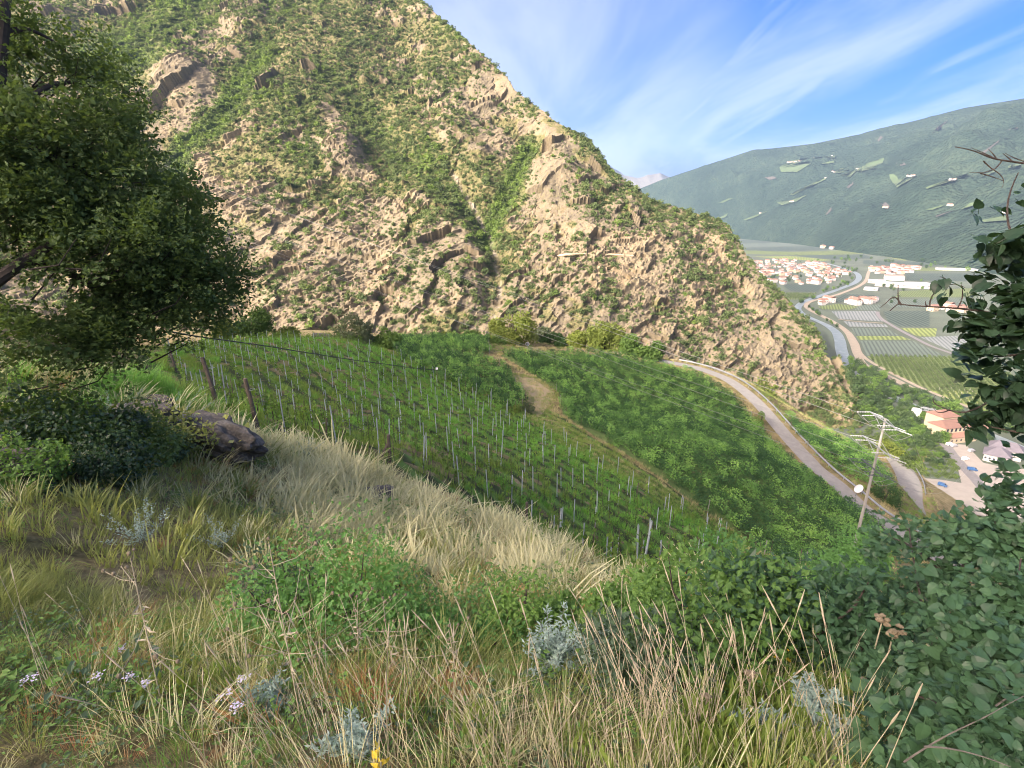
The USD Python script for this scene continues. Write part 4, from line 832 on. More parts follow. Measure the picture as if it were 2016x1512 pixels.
wood_post('dark wooden end post at the lower edge of the young vineyard', 1035, 1046, 2.0, .09, (.03, 0), 22.)
wood_post('thin wooden post by the sandy path', 1252, 985, 2.0, .06, (.06, .02), 40.)
wood_post('grey wooden post half hidden at the left vineyard edge', 348, 735, 2.2, .10, (-.08, 0), 20.)
# black irrigation hose carried over the rows
_hp = [(330,652,34.),(400,664,40.),(480,675,47.),(560,687,55.),(640,700,63.),(705,710,70.),(760,717,76.),(810,724,82.),(860,728,88.)]
_hc = spline([P(*p) for p in _hp], 1.0)
hs = obj('irrigation_hose', MB().tube(_hc, .058, 6).mesh(), 'black_pipe', label='black hose strung over the young vineyard from the tree to a post', cat='hose')
_c = P(860, 727, 88.); t = thing('hose_post', 'thin dark post carrying the end of the black hose', 'post', (_c[0], _c[1], ground(_c[0], _c[1])))
obj('shaft', MB().tube([(0, 0, -.2), (0, 0, _c[2] - ground(_c[0], _c[1]) + .1)], .06, 6).mesh(), 'old_wood', t); obj('joint', MB().box((0, 0, _c[2] - ground(_c[0], _c[1]) + .12), (.35, .3, .3)).mesh(), 'white_paint', t)

def tuft(seed, n, h, w, spread, lean, seg=2, bias=(0, 0)):
    rng = np.random.default_rng(seed); r = spread * np.sqrt(rng.random(n)); a = rng.uniform(0, 6.28, n)
    base = np.c_[r * np.cos(a), r * np.sin(a), -.03 * np.ones(n)]
    ln = np.c_[np.cos(a), np.sin(a)] * (lean * rng.uniform(.2, 1, n))[:, None] + rng.normal(0, .12, (n, 2)) + np.array(bias)
    return blades(rng, base, h * rng.uniform(.5, 1.1, n), w, ln, seg)
def scatter(pl, n, seed, excl=None):
    rng = np.random.default_rng(seed); x0, y0, x1, y1 = pl.bounds; out = np.zeros((0, 2))
    while len(out) < n:
        c = np.c_[rng.uniform(x0, x1, 2 * n), rng.uniform(y0, y1, 2 * n)]; out = np.vstack([out, c[contains_xy(pl, c[:, 0], c[:, 1])]])
    return out[:n], rng
# sward of the young vineyard: denser and taller mid row
xy, rng = scatter(NEWV.buffer(1.5), 30000, 31)
ph = (xy @ QROW) / 2.4 % 1.0; tall = np.exp(-((ph - .5) / .23) ** 2)
keep = rng.random(len(xy)) < .09 + .91 * tall; xy, tall = xy[keep], tall[keep]
_gp = [(tuft(200 + k, 46, .50, .030, .34, .6), 'sward') for k in range(4)] + [(tuft(210 + k, 40, .48, .028, .32, .65), 'sward_pale') for k in range(2)]
_pk = np.where(fbm(np.c_[xy * .12, 0 * xy[:, 0]], 3, 77) + rng.normal(0, .07, len(xy)) > .60, rng.integers(4, 6, len(xy)), rng.integers(0, 4, len(xy)))
instancer('vineyard_grass', _gp, np.c_[xy, ground(xy[:, 0], xy[:, 1])], _pk, rng.uniform(0, 6.28, len(xy)), (.5 + .8 * tall) * rng.uniform(.75, 1.25, len(xy)), label='green grass strips between the rows of the young vineyard', cat='grass')
# low green cover under the dense rows and straw along path, road verge and lower slope
xy, rng = scatter(Polygon([(-70, 70), (-70, 165), (-20, 172), (60, 160), (100, 130), (118, 95), (95, 62), (60, 45), (22, 22), (14, 40), (0, 70)]), 22000, 33)
uu, vv, tt = pix(np.c_[xy, ground(xy[:, 0], xy[:, 1])])
_rd = np.minimum(cKDTree(ROAD[:, :2]).query(xy)[0] - 2.2, cKDTree(ROAD2[:, :2]).query(xy)[0] - 2.7)
_in = contains_xy(DENSE, xy[:, 0], xy[:, 1]) | contains_xy(NEWV, xy[:, 0], xy[:, 1]) | contains_xy(LOWV, xy[:, 0], xy[:, 1])
PATH = plan([(1008,737),(1050,742),(1092,772),(1080,796),(1062,822),(1044,812),(1040,785),(1015,760)])
LANE = plan([(1080,815),(1170,878),(1260,932),(1340,985),(1450,1055),(1446,1066),(1330,1000),(1230,942),(1120,874),(1060,832),(1000,802),(960,782),(870,745),(880,738),(960,772),(1020,798)])
_ip = contains_xy(PATH, xy[:, 0], xy[:, 1])
ok = (_rd > 0) & ~_in & ~contains_xy(LANE, xy[:, 0], xy[:, 1]) & (~_ip | (rng.random(len(xy)) < .6))
xy, ip = xy[ok], _ip[ok]
_sp = [(tuft(220 + k, 26, .5, .02, .35, .6), 'straw') for k in range(3)] + [(tuft(224 + k, 26, .45, .03, .35, .6), 'sward_pale') for k in range(2)]
dry = fbm(np.c_[xy * .09, 0 * xy[:, 0]], 3, 78) + rng.normal(0, .06, len(xy)) + .15 * ip > .47
instancer('verge_grass', _sp, np.c_[xy, ground(xy[:, 0], xy[:, 1])], np.where(dry, rng.integers(0, 3, len(xy)), rng.integers(3, 5, len(xy))), rng.uniform(0, 6.28, len(xy)), rng.uniform(.7, 1.5, len(xy)), label='straw coloured grass on road verges and terrace edges', cat='grass')
plain('sandy_soil', (.28, .225, .125), .95, .18, .5)
_tri = trimesh.creation.triangulate_polygon(PATH if PATH.geom_type == 'Polygon' else max(PATH.geoms, key=lambda g: g.area), engine='earcut'); _tm = trimesh.Trimesh(np.c_[_tri[0], 0 * _tri[0][:, 0]], _tri[1])
for _ in range(5): _tm = _tm.subdivide()
_v = np.array(_tm.vertices); _v[:, 2] = ground(_v[:, 0], _v[:, 1]) + .05
obj('sandy_path', (_v, np.array(_tm.faces)), 'sandy_soil', kind='structure', smooth=True, label='pale sandy track between the young and the dense vineyard')

_pn = PATH if PATH.geom_type == 'Polygon' else max(PATH.geoms, key=lambda g: g.area)
xy, rng = scatter(_pn.union(LANE).buffer(1.0), 4600, 35); uu, vv, tt = pix(np.c_[xy, ground(xy[:, 0], xy[:, 1])]); ok = (vv > 812) | (rng.random(len(xy)) < .22) | ~contains_xy(_pn.buffer(-1.2), xy[:, 0], xy[:, 1]); xy = xy[ok]
instancer('path_grass', _sp, np.c_[xy, ground(xy[:, 0], xy[:, 1])], rng.choice([0, 1, 3, 3, 4, 4], len(xy)), rng.uniform(0, 6.28, len(xy)), rng.uniform(.4, .9, len(xy)), label='dry grass growing over the sandy track', cat='grass')
plain('green_turf', (.075, .12, .03), .95, .35, .9)
mat('striped_turf', {'g': ('geometry', {}), 'mp': ('mapping', {'rotation': (0, 0, -0.6435)}), 'w': ('wave_texture', {'scale': .314159 / 2.4, 'distortion': .5, 'detail': 2.0, 'detail_scale': 1.5}), 'n': ('noise_texture', {'scale': 1.1, 'detail': 5.0}), 'm': ('mix_float', {'fac': .35}),
    'r': ('rgb_ramp', {'ramp': [(.22, (.045, .058, .024)), (.42, (.06, .10, .028)), (.75, (.11, .19, .044))]}), 'p': ('principled_bsdf', {'roughness': .95, 'specular_ior_level': .1})},
    [('g.position', 'mp.vector'), ('mp.vector', 'w.vector'), ('g.position', 'n.vector'), ('w.fac', 'm.a'), ('n.fac', 'm.b'), ('m.result', 'r.fac'), ('r.color', 'p.base_color')])
for nm, pl, lab in (('vineyard_turf', NEWV.union(LANE.buffer(1.0)).buffer(1.2), 'green turf under the rows of the young vineyard'), ('vineyard_ground', DENSE.union(MIDV), 'shaded green ground under the dense vine rows')):
    pl = pl if pl.geom_type == 'Polygon' else max(pl.geoms, key=lambda g: g.area)
    _tri = trimesh.creation.triangulate_polygon(pl.segmentize(6.0), engine='earcut'); _tm = trimesh.Trimesh(np.c_[_tri[0], 0 * _tri[0][:, 0]], _tri[1])
    for _ in range(6):
        e = np.linalg.norm(np.array(_tm.vertices)[_tm.edges_unique[:, 0]] - np.array(_tm.vertices)[_tm.edges_unique[:, 1]], axis=1).max()
        if e > 1.2 and len(_tm.faces) < 150000: _tm = _tm.subdivide()
    _v = np.array(_tm.vertices); _v[:, 2] = ground(_v[:, 0], _v[:, 1]) + .03
    obj(nm, (_v, np.array(_tm.faces)), 'striped_turf' if nm == 'vineyard_turf' else 'green_turf', kind='structure', smooth=True, label=lab)
# ------------------------------------------------------------------ scrub on the mountain
foliage('scrub_leaf', [(.12, (.032, .05, .02)), (.45, (.064, .09, .032)), (.75, (.105, .132, .042)), (.93, (.155, .165, .062))], .22, .02, .75, .35)
foliage('bright_scrub', [(.2, (.055, .09, .02)), (.6, (.09, .135, .028)), (.9, (.13, .175, .04))], .25, .02, .75, .3)
def bush_clump(seed, n=153, leaf=.34, r=(1, .9, .85)):
    rng = np.random.default_rng(seed); k = 6
    bc = rng.normal(0, .42, (k, 3)); bc[:, 2] = np.abs(bc[:, 2]) * .8 + .15; br = rng.uniform(.35, .6, k); i = rng.integers(0, k, n)
    d = rng.normal(size=(n, 3)); d /= np.linalg.norm(d, axis=1, keepdims=True)
    c = (bc[i] + d * (br[i] * rng.uniform(.6, 1.05, n) ** .5)[:, None]) * np.array(r)
    return leaves(rng, c, leaf, d + rng.normal(0, .8, (n, 3)), d + [0, 0, .5] + rng.normal(0, .3, (n, 3)), .8, .08)
BC = [(bush_clump(300 + k), 'scrub_leaf') for k in range(6)] + [(bush_clump(310 + k), 'bright_scrub') for k in range(2)]
rngm = np.random.default_rng(41)
_flat = MVERT.reshape(-1, 3); _fu, _fv, _ft = pix(_flat)
_dn = .36 + .9 * (fbm(_q / 40 + 5, 4, 33) - .42) * 2.2 + .28 * VEG
_dn += .45 * np.exp(-((FU - 620) / 300) ** 2 - ((FV - 120) / 160) ** 2) + .25 * np.exp(-((FU - 900) / 120) ** 2 - ((FV - 330) / 80) ** 2)
for g, w, a in ((GULLY2, 34, 1.3), (GULLY3, 46, 1.1), (GULLY4, 40, 1.2), (GULLY5, 40, .9), (SHELF, 60, .7)): _dn += a * segdist(FU, FV, g, w)
_dn -= 1.6 * smoothstep(.2, .7, segdist(FU, FV, SCREE[3:], 15)) 
_dn -= .12 * ROCK * smoothstep(.35, .8, ROCK)
_dn += 1.2 * smoothstep(26, 4, np.abs(_my - _cy)) * (FU > 1130)           # the wooded edge of the ridge
_dn += .8 * smoothstep(1480, 1600, FU) * smoothstep(40, 8, np.abs(FU - np.interp(FV, [500, 600, 690, 800], [1475, 1560, 1650, 1700])) * .5)
for (cu, cv, ru, rv, a) in [(350,150,70,60,-.6),(670,285,40,45,-.5),(860,480,45,50,-.35),(1330,400,60,22,.9),(1250,480,260,110,.32),(1450,640,160,110,.3),(700,540,260,90,.18),(1000,600,300,50,.15)]: _dn += a * np.exp(-((FU - cu) / ru) ** 2 - ((FV - cv) / rv) ** 2)
_wq = np.clip(_dn, 0, 1.3) ** 1.5 * ((MW[:, None] < 640) * 1.0 + (MW[:, None] >= 640) * 1.6) * (_past < 30) * (MVERT[..., 2] > VZ + 1)
_wq = _wq * ((FU > -120) & (FU < 1800) & (FV > -60) & (FV < 960))
_wq = (_wq / _wq.sum()).ravel()
_id = rngm.choice(len(_flat), 42000, replace=False, p=_wq)
_sz = rngm.lognormal(math.log(1.3), .5, len(_id)).clip(.6, 4.2) * (1 + .3 * _lush.ravel()[_id])
_o = np.argsort(-_sz * 1000 / _ft[_id]); _id, _sz = _id[_o], _sz[_o]
_kd = np.where(rngm.random(len(_id)) < .06 + .65 * _lush.ravel()[_id], rngm.integers(6, 8, len(_id)), rngm.integers(0, 6, len(_id)))
_sc3 = _sz[:, None] * rngm.uniform(.8, 1.25, (len(_id), 3)) * np.array([1, 1, .95])
NBIG = 160
instancer('mountain_scrub', BC, _flat[_id[NBIG:]] + [0, 0, -.1], _kd[NBIG:], rngm.uniform(0, 6.28, len(_id) - NBIG), _sc3[NBIG:], label='scattered low scrub all over the rocky mountainside', cat='scrub')
_bk = []
for k in range(8):
    b = kit(f'mountain_bush_{k:03d}'); obj('crown', BC[k][0], BC[k][1], b); obj('trunk', MB().tube([(0, 0, -.6), (.03, .02, .3), (.1, .05, .8)], [.09, .07, .04], 5).mesh(), 'bark', b); _bk.append(b)
for j in range(NBIG):
    copy(_bk[_kd[j]], 'mountain_bush', 'large rounded green bush clinging to the rocky mountainside', 'bush', _flat[_id[j]] + [0, 0, -.1], rngm.uniform(0, 6.28), tuple(_sc3[j]), 'large bushes on the mountainside')
# the path cut across the face
_ph = []
for u, v in [(1098,503),(1120,500),(1150,499),(1180,499),(1215,501),(1250,503)]:
    d = ray(u, v); t = np.linspace(350, 750, 1600); p = d[None] * t[:, None]; k = int(np.argmax(p[:, 2] < mountain_z(p[:, 0], p[:, 1]))); _ph.append(p[k] + np.array([0, -1.2, .4]))
_ph = spline(_ph, 2.0); plain('path_stone', (.36, .29, .19), .9, .12, .4)
_pp = thing('hillside_path', 'thin pale path with a low wall cut across the mountainside', 'path', _ph[0])
obj('wall', MB().tube(_ph - _ph[0] + [0, 0, -.6], .9, 6).mesh(), 'path_stone', _pp); ribbon('tread', _ph - _ph[0] + [0, .8, .45], 1.8, 'path_stone', parent=_pp, kind=None)

# ------------------------------------------------------------------ trees
foliage('tree_yellow', [(.15, (.06, .085, .02)), (.5, (.12, .15, .03)), (.85, (.20, .22, .05))], .3, .5)
foliage('tree_green', [(.15, (.035, .07, .018)), (.5, (.075, .125, .028)), (.85, (.13, .18, .04))], .3, .5)
foliage('tree_olive', [(.15, (.04, .055, .03)), (.5, (.085, .105, .055)), (.85, (.14, .16, .09))], .25, .5)
foliage('tree_dark', [(.15, (.02, .045, .016)), (.5, (.04, .08, .022)), (.85, (.075, .12, .03))], .25, .5)
foliage('orchard_leaf', [(.15, (.03, .048, .018)), (.5, (.055, .078, .028)), (.85, (.085, .11, .036))], .2, .05)
foliage('wood_leaf', [(.15, (.018, .036, .016)), (.5, (.036, .06, .022)), (.85, (.066, .095, .03))], .2, .03, pmix=.5)
def crown_mesh(rng, W, H, n, leaf, lobes=26, z0=.25, core=.55):
    """leaf clumps on the lobes of an uneven crown of width W, from z0*H to H"""
    d = rng.normal(size=(lobes, 3)); d /= np.linalg.norm(d, axis=1, keepdims=True); rr = rng.uniform(core, .82, lobes)[:, None]
    bc = d * rr * np.array([W / 2, W / 2, H * (1 - z0) / 2]) + [0, 0, H * (1 + z0) / 2]
    br = rng.uniform(.16, .30, lobes) * min(W, H) * .75; i = rng.choice(lobes, n, p=br ** 2 / (br ** 2).sum())
    e = rng.normal(size=(n, 3)); e[:, 2] = e[:, 2] * .85 + .15; e /= np.linalg.norm(e, axis=1, keepdims=True)
    c = bc[i] + e * (br[i] * rng.uniform(.45, 1.12, n) ** .6)[:, None]
    return leaves(rng, c, leaf, e * .5 + rng.normal(0, .7, (n, 3)), e + [0, 0, .4] + rng.normal(0, .35, (n, 3)), .7, .08), bc
def tree(name, label, base, W, H, m, seed, n=7140, leaf=.62, cat='tree', group=None, z0=.22, multi=1, lobes=26):
    rng = np.random.default_rng(seed); t = thing(name, label, cat, base, group=group)
    (v, f), bc = crown_mesh(rng, W, H, n, leaf, lobes, z0)
    obj('crown', (v, f), m, t)
    for s in range(multi):
        x = rng.normal(0, .5, 2) * (multi > 1)
        obj('trunk', MB().tube([(x[0], x[1], -.8), (x[0] * 1.3, x[1] * 1.3, H * .2), (x[0] * 1.8 + .2, x[1] * 1.8, H * .45), (x[0] * 2 + .3, x[1] * 2, H * .75)], np.array([.055, .045, .03, .012]) * H * (.7 if multi > 1 else 1) * .8, 7).mesh(), 'bark', t)
    lm = MB()
    for b in bc[:9]: lm.tube([(0.1, 0, H * .3), (b * [.4, .4, .75]), b], [.02 * H, .012 * H, .004 * H], 5)
    obj('limb', lm.mesh(), 'bark', t)
    return t
def crest(label, u, vb, vt, t, wpx, m, seed, dz=0, **k):
    b = P(u, vb, t); tp = P(u, vt, t); H = (tp - b)[2] + 1.0; W = wpx / FPX * t
    return tree(k.pop('name', 'crest_tree'), label, (b[0], b[1], b[2] - .8), W, H, m, seed, **k)
crest('big round yellow green tree on the crest at the left end of the rail', 1008, 692, 616, 152, 112, 'tree_yellow', 1, n=7140, z0=.12)
crest('dark shaded bush below the big yellow green tree', 985, 704, 660, 146, 62, 'tree_green', 2, z0=.0, name='crest_bush', cat='bush', n=2550)
crest('pale green bush left of the big yellow green tree', 935, 690, 648, 152, 60, 'tree_green', 3, z0=.0, name='crest_bush', cat='bush', n=2720)
crest('low yellowish bush at the left end of the upper terrace scrub', 880, 680, 655, 165, 70, 'tree_yellow', 13, z0=.0, name='crest_bush', cat='bush', n=2550)
crest('dark low tree behind the straight rail', 1087, 692, 655, 160, 66, 'tree_dark', 4, z0=.02, n=3740)
crest('grey green slim tree between the round crest trees', 1068, 690, 640, 170, 34, 'tree_olive', 14, n=2040)
crest('yellow green bushy tree behind the middle of the rail', 1140, 694, 652, 158, 56, 'tree_yellow', 5, z0=.02, n=3740)
crest('tall yellow green tree at the right end of the straight rail', 1188, 697, 634, 156, 78, 'tree_yellow', 6, z0=.02, n=5440)
crest('broad green tree in front of the road bend', 1255, 716, 654, 144, 84, 'tree_green', 7, z0=.0, n=6120)
crest('small dark bush under the broad green tree', 1238, 718, 692, 141, 42, 'tree_dark', 8, z0=.0, name='crest_bush', cat='bush', n=1530)
crest('small green tree where the road bends behind the crest', 1292, 712, 672, 148, 34, 'tree_green', 9, n=1530)
crest('olive grey tree at the top of the young vineyard', 700, 693, 622, 108, 88, 'tree_olive', 10, z0=.1, n=7140, leaf=.46, multi=3)
crest('dark green bushy tree right of the olive grey tree', 762, 702, 648, 110, 62, 'tree_green', 11, z0=.02, n=4420, leaf=.46)
crest('lone green tree at the left end of the crest below the crag', 505, 668, 606, 120, 66, 'tree_green', 12, z0=.06, n=4420, leaf=.48)
crest('yellowish shrub beside the lone green tree', 562, 668, 645, 122, 60, 'tree_yellow', 15, z0=.0, n=2380, leaf=.46, name='crest_bush', cat='bush')
crest('pale yellow shrub at the edge of the oak on the crest', 440, 670, 630, 110, 50, 'tree_yellow', 16, z0=.0, n=2210, leaf=.46, name='crest_bush', cat='bush')
crest('bright yellow green bush on the slope beyond the road bend', 1498, 800, 742, 168, 50, 'tree_yellow', 17, z0=.0, n=2000, name='slope_bush', cat='bush')
crest('yellow green bush at the top of the lit lower vineyard', 1550, 838, 812, 150, 56, 'tree_yellow', 18, z0=.0, n=1400, name='slope_bush', cat='bush')
crest('small dark bush hanging over the road verge', 1497, 832, 808, 107, 16, 'tree_green', 19, z0=.0, n=850, leaf=.22, name='verge_bush', cat='bush')
crest('bush at the lower end of the vineyard behind the utility pole', 1740, 990, 950, 96, 60, 'tree_dark', 20, z0=.0, n=2720, leaf=.28, name='slope_bush', cat='bush')
crest('yellow bush right of the pole on the lit slope', 1745, 905, 862, 150, 40, 'tree_yellow', 21, z0=.0, n=1200, name='slope_bush', cat='bush')
crest('green shrub between the road bend and the spur', 1790, 935, 905, 170, 50, 'tree_yellow', 22, z0=.0, n=1200, name='slope_bush', cat='bush')
_c = hit(1040, 812, 40, 200); tree('silvery_bush', 'silvery grey bush at the fork of the sandy track', _c, 2.4, 2.0, 'tree_olive', 23, n=1190, leaf=.2, cat='bush', z0=0.)
_c = hit(1010, 812, 40, 200); tree('track_bush', 'low yellowish bush left of the fork of the sandy track', _c, 3.6, 1.6, 'tree_yellow', 24, n=1190, leaf=.2, cat='bush', z0=0.)
# trees of the valley: along the river, on the foot of the mountain, on the spur
VT = []
for k in range(6):
    b = kit(f'valley_tree_{k:03d}'); rng = np.random.default_rng(500 + k); (v, f), bc = crown_mesh(rng, 7.5, 9.5, 420, 1.15, 16, .12)
    obj('crown', (v, f), 'wood_leaf' if k < 4 else 'tree_green', b); obj('trunk', MB().tube([(0, 0, -1.5), (.1, 0, 2), (.2, .1, 6)], [.3, .24, .1], 6).mesh(), 'bark', b); VT.append(b)
VTM = [(crown_mesh(np.random.default_rng(520 + k), 7.5, 9.0, 260, 1.35, 14, .05)[0], 'wood_leaf' if k < 3 else 'tree_green') for k in range(5)]
rngt = np.random.default_rng(61)
def in_px(poly, n):
    pl = Polygon(poly); x0, y0, x1, y1 = pl.bounds; out = []
    while len(out) < n:
        u, v = rngt.uniform(x0, x1), rngt.uniform(y0, y1)
        if contains_xy(pl, u, v): out.append((u, v))
    return out
def wood(poly, n, label, group, s=(.7, 1.25), far=False):
    made = []
    for u, v in in_px(poly, n):
        c = PZ(u, v, VZ) if far else land(u, v, 120.)
        made.append(copy(VT[int(rngt.integers(0, 6))], 'valley_tree', label, 'tree', (c[0], c[1], c[2] - .3), rngt.uniform(0, 6.28), rngt.uniform(*s), group))
    by_place(made)
wood([(1666,712),(1700,722),(1760,762),(1830,790),(1900,815),(1990,850),(1990,862),(1890,826),(1800,796),(1730,778),(1690,762)], 80, 'dark rounded tree on the riverbank below the orchards', 'riverbank trees below the orchards')
wood([(1664,730),(1690,760),(1740,790),(1800,830),(1830,860),(1800,880),(1740,850),(1700,830),(1690,800)], 70, 'green tree in the wood at the foot of the crag above the river', 'trees of the wood under the crag', (.55, 1.0))
wood([(1750,850),(1810,860),(1860,890),(1866,905),(1850,925),(1790,900),(1755,885)], 34, 'tree among the scrub on the spur above the yard', 'trees on the spur above the yard', (.3, .65))
wood([(1600,512),(1650,514),(1672,522),(1690,530),(1682,548),(1675,560),(1640,573),(1600,590),(1575,598),(1572,590),(1640,563),(1668,548),(1650,530)], 46, 'tree in the belt along the left riverbank by the village', 'trees along the left riverbank', (.7, 1.1), True)
wood([(1590,606),(1620,628),(1650,648),(1652,646),(1622,626),(1596,606)], 14, 'tree in the strip between river and embankment road', 'trees between river and embankment road', (.5, .8), True)
wood([(1480,522),(1520,512),(1600,516),(1650,535),(1655,556),(1590,558),(1500,556)], 34, 'dark tree between the village houses', 'trees between the village houses', (.7, 1.1), True)
wood([(1846,872),(1862,862),(1870,872),(1858,880)], 4, 'tree at the left end of the power station', 'trees beside the power station', (.9, 1.2), True)
wood([(1735,560),(1760,562),(1762,572),(1740,572)], 7, 'dark tree in front of the long white factory hall', 'trees in front of the factory', (.9, 1.3), True)
wood([(1800,540),(1900,560),(1900,600),(1740,600),(1720,590)], 16, 'single dark tree among the orchards behind the factory', 'single trees among the orchards', (.6, 1.), True)
wood([(1560,500),(1800,512),(1960,528),(1960,538),(1780,530),(1640,512)], 36, 'far dark tree in a hedge row across the valley', 'far hedge trees of the valley', (1.1, 1.8), True)
_px = in_px([(1655,700),(1690,720),(1760,765),(1850,805),(1950,850),(1950,870),(1850,840),(1840,870),(1800,890),(1740,858),(1695,835)], 330)
_pp_ = np.array([land(u, v, 120.) for u, v in _px]); instancer('riverside_wood', VTM, _pp_ - [0, 0, .4], rngt.integers(0, 5, len(_pp_)), rngt.uniform(0, 6.28, len(_pp_)), rngt.uniform(.4, .95, len(_pp_)), label='dense green wood between the crag and the river', cat='wood')
_px = in_px([(1640,840),(1760,845),(1830,860),(1885,905),(1885,945),(1800,935),(1760,900),(1700,880)], 420)
_pp_ = np.array([land(u, v, 100.) for u, v in _px]); instancer('spur_scrub', BC, _pp_, rngt.integers(0, 8, len(_pp_)), rngt.uniform(0, 6.28, len(_pp_)), rngt.uniform(.7, 2.2, len(_pp_)), label='dry scrub on the lit spur right of the utility pole', cat='scrub')
# orchard rows on the valley floor, near enough to show their rows
def orchard(px, gap, ang, label, h=2.6, posts=False, step=3.2):
    pl = Polygon(np.array(poly_px(px, VZ))[:, :2]); e = np.array([math.cos(ang), math.sin(ang)]); nq = np.array([-e[1], e[0]]); c = np.array(pl.exterior.coords); pts = []
    from shapely.geometry import LineString
    for k in np.arange((c @ nq).min(), (c @ nq).max(), gap):
        g = LineString([tuple(nq * k - e * 5000), tuple(nq * k + e * 5000)]).intersection(pl)
        for s in getattr(g, 'geoms', [g]):
            if not s.is_empty and s.length > 3:
                a, b = np.array(s.coords)[[0, -1]]; n = max(2, int(s.length / step)); pts.append(a + (b - a) * ((np.arange(n) + .5) / n)[:, None])
    p = np.vstack(pts); n = len(p); t = thing('orchard', label, 'orchard', (0, 0, 0))
    instancer('tree_rows', [(crown_mesh(np.random.default_rng(540 + k), 2.9, h, 60, .8, 9, .05)[0], 'orchard_leaf') for k in range(3)], np.c_[p, np.full(n, VZ + .6)], rngt.integers(0, 3, n), rngt.uniform(0, 6.28, n), rngt.uniform(.8, 1.2, n), parent=t)
    if posts:
        q = p[::3]; instancer('row_posts', [(MB().box((0, 0, 1.9), (.16, .16, 3.8)).mesh(), 'concrete')], np.c_[q, np.full(len(q), VZ + .4)], parent=t)
orchard([(1707,701),(1871,704),(1990,738),(2060,772),(1900,772),(1822,762),(1745,733)], 5.2, 1.05, 'wide green apple orchard right of the river bend')
orchard([(1824,766),(2016,778),(2060,800),(1992,832),(1900,799)], 5.2, 1.05, 'young orchard with rows of pale posts above the riverbank trees', 2.2, True)
orchard([(1541,577),(1607,578),(1580,589),(1551,588)], 6.5, .6, 'small orchard with pale rows left of the river', 2.4, True, 5.)
# ------------------------------------------------------------------ the near meadow
foliage('straw_near', [(.10, (.22, .22, .11)), (.35, (.43, .41, .24)), (.62, (.53, .50, .32)), (.9, (.68, .64, .46))], .42, .55, tint=(1.1, 1.05, .85))
foliage('olive_grass', [(.15, (.13, .16, .05)), (.5, (.26, .285, .105)), (.8, (.44, .42, .20))], .4, .8)
foliage('herb_leaf', [(.15, (.06, .12, .032)), (.5, (.12, .21, .05)), (.8, (.20, .28, .075)), (.95, (.36, .33, .09))], .35, .8)
foliage('blue_herb', [(.15, (.055, .09, .055)), (.5, (.10, .15, .085)), (.85, (.18, .23, .13))], .25, .8)
foliage('rust_grass', [(.15, (.20, .09, .045)), (.5, (.42, .21, .10)), (.85, (.58, .36, .18))], .25, .8, tint=(1.1, 1., .8))
foliage('silver_leaf', [(.15, (.17, .235, .20)), (.5, (.28, .35, .31)), (.85, (.42, .49, .44))], .15, .8, tint=(1., 1., .9))
foliage('rose_leaf', [(.15, (.055, .13, .04)), (.5, (.11, .225, .06)), (.85, (.19, .31, .09))], .3, .8)
foliage('broad_leaf', [(.08, (.022, .05, .026)), (.40, (.05, .105, .05)), (.66, (.095, .17, .078)), (.85, (.17, .25, .12)), (.97, (.34, .37, .12))], .22, .9, .4, spec=.5)
foliage('dark_broad_leaf', [(.10, (.016, .036, .02)), (.5, (.032, .064, .032)), (.9, (.07, .11, .05))], .22, .9, .4, spec=.5)
foliage('oak_leaf', [(.12, (.04, .07, .024)), (.45, (.085, .13, .042)), (.75, (.145, .20, .06)), (.93, (.24, .26, .09))], .28, .35)
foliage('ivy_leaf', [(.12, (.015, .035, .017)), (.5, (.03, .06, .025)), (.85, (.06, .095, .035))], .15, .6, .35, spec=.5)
plain('dry_stalk', (.52, .45, .31), .9, .2, 8.); plain('seed_head', (.24, .195, .125), .95, .25, 30.); plain('lilac_petal', (.60, .56, .68), .8, .08, 30.); plain('yellow_petal', (.70, .52, .05), .8, .1, 30.); plain('twig_bark', (.065, .05, .042), .9, .3, 20.); plain('grey_twig', (.16, .145, .125), .9, .25, 20.)
mat('dark_rock', {'g': ('geometry', {}), 'n': ('noise_texture', {'scale': 2.2, 'detail': 8.0, 'roughness': .7}), 'n2': ('noise_texture', {'scale': 14.0, 'detail': 4.0}), 'r': ('rgb_ramp', {'ramp': [(.3, (.05, .047, .045)), (.5, (.115, .106, .094)), (.64, (.21, .195, .17)), (.78, (.32, .32, .26))]}),
    'm': ('mix_float', {'fac': .3}), 'b': ('bump', {'strength': .9, 'distance': .05}), 'p': ('principled_bsdf', {'roughness': .9, 'specular_ior_level': .2})}, [('g.position', 'n.vector'), ('g.position', 'n2.vector'), ('n.fac', 'm.a'), ('n2.fac', 'm.b'), ('m.result', 'r.fac'), ('r.color', 'p.base_color'), ('n.fac', 'b.height'), ('b.normal', 'p.normal')])
rngf = np.random.default_rng(71)
def quat_dir(d, roll):
    """turns +x to the directions d, with a roll"""
    d = np.asarray(d, float); d = d / np.linalg.norm(d, axis=1, keepdims=True); yaw = np.arctan2(d[:, 1], d[:, 0]); pit = -np.arcsin(np.clip(d[:, 2], -1, 1))
    cy, sy, cp, sp, cr, sr = np.cos(yaw / 2), np.sin(yaw / 2), np.cos(pit / 2), np.sin(pit / 2), np.cos(roll / 2), np.sin(roll / 2)
    return np.stack([cy * cp * cr + sy * sp * sr, cy * cp * sr - sy * sp * cr, cy * sp * cr + sy * cp * sr, sy * cp * cr - cy * sp * sr], 1)
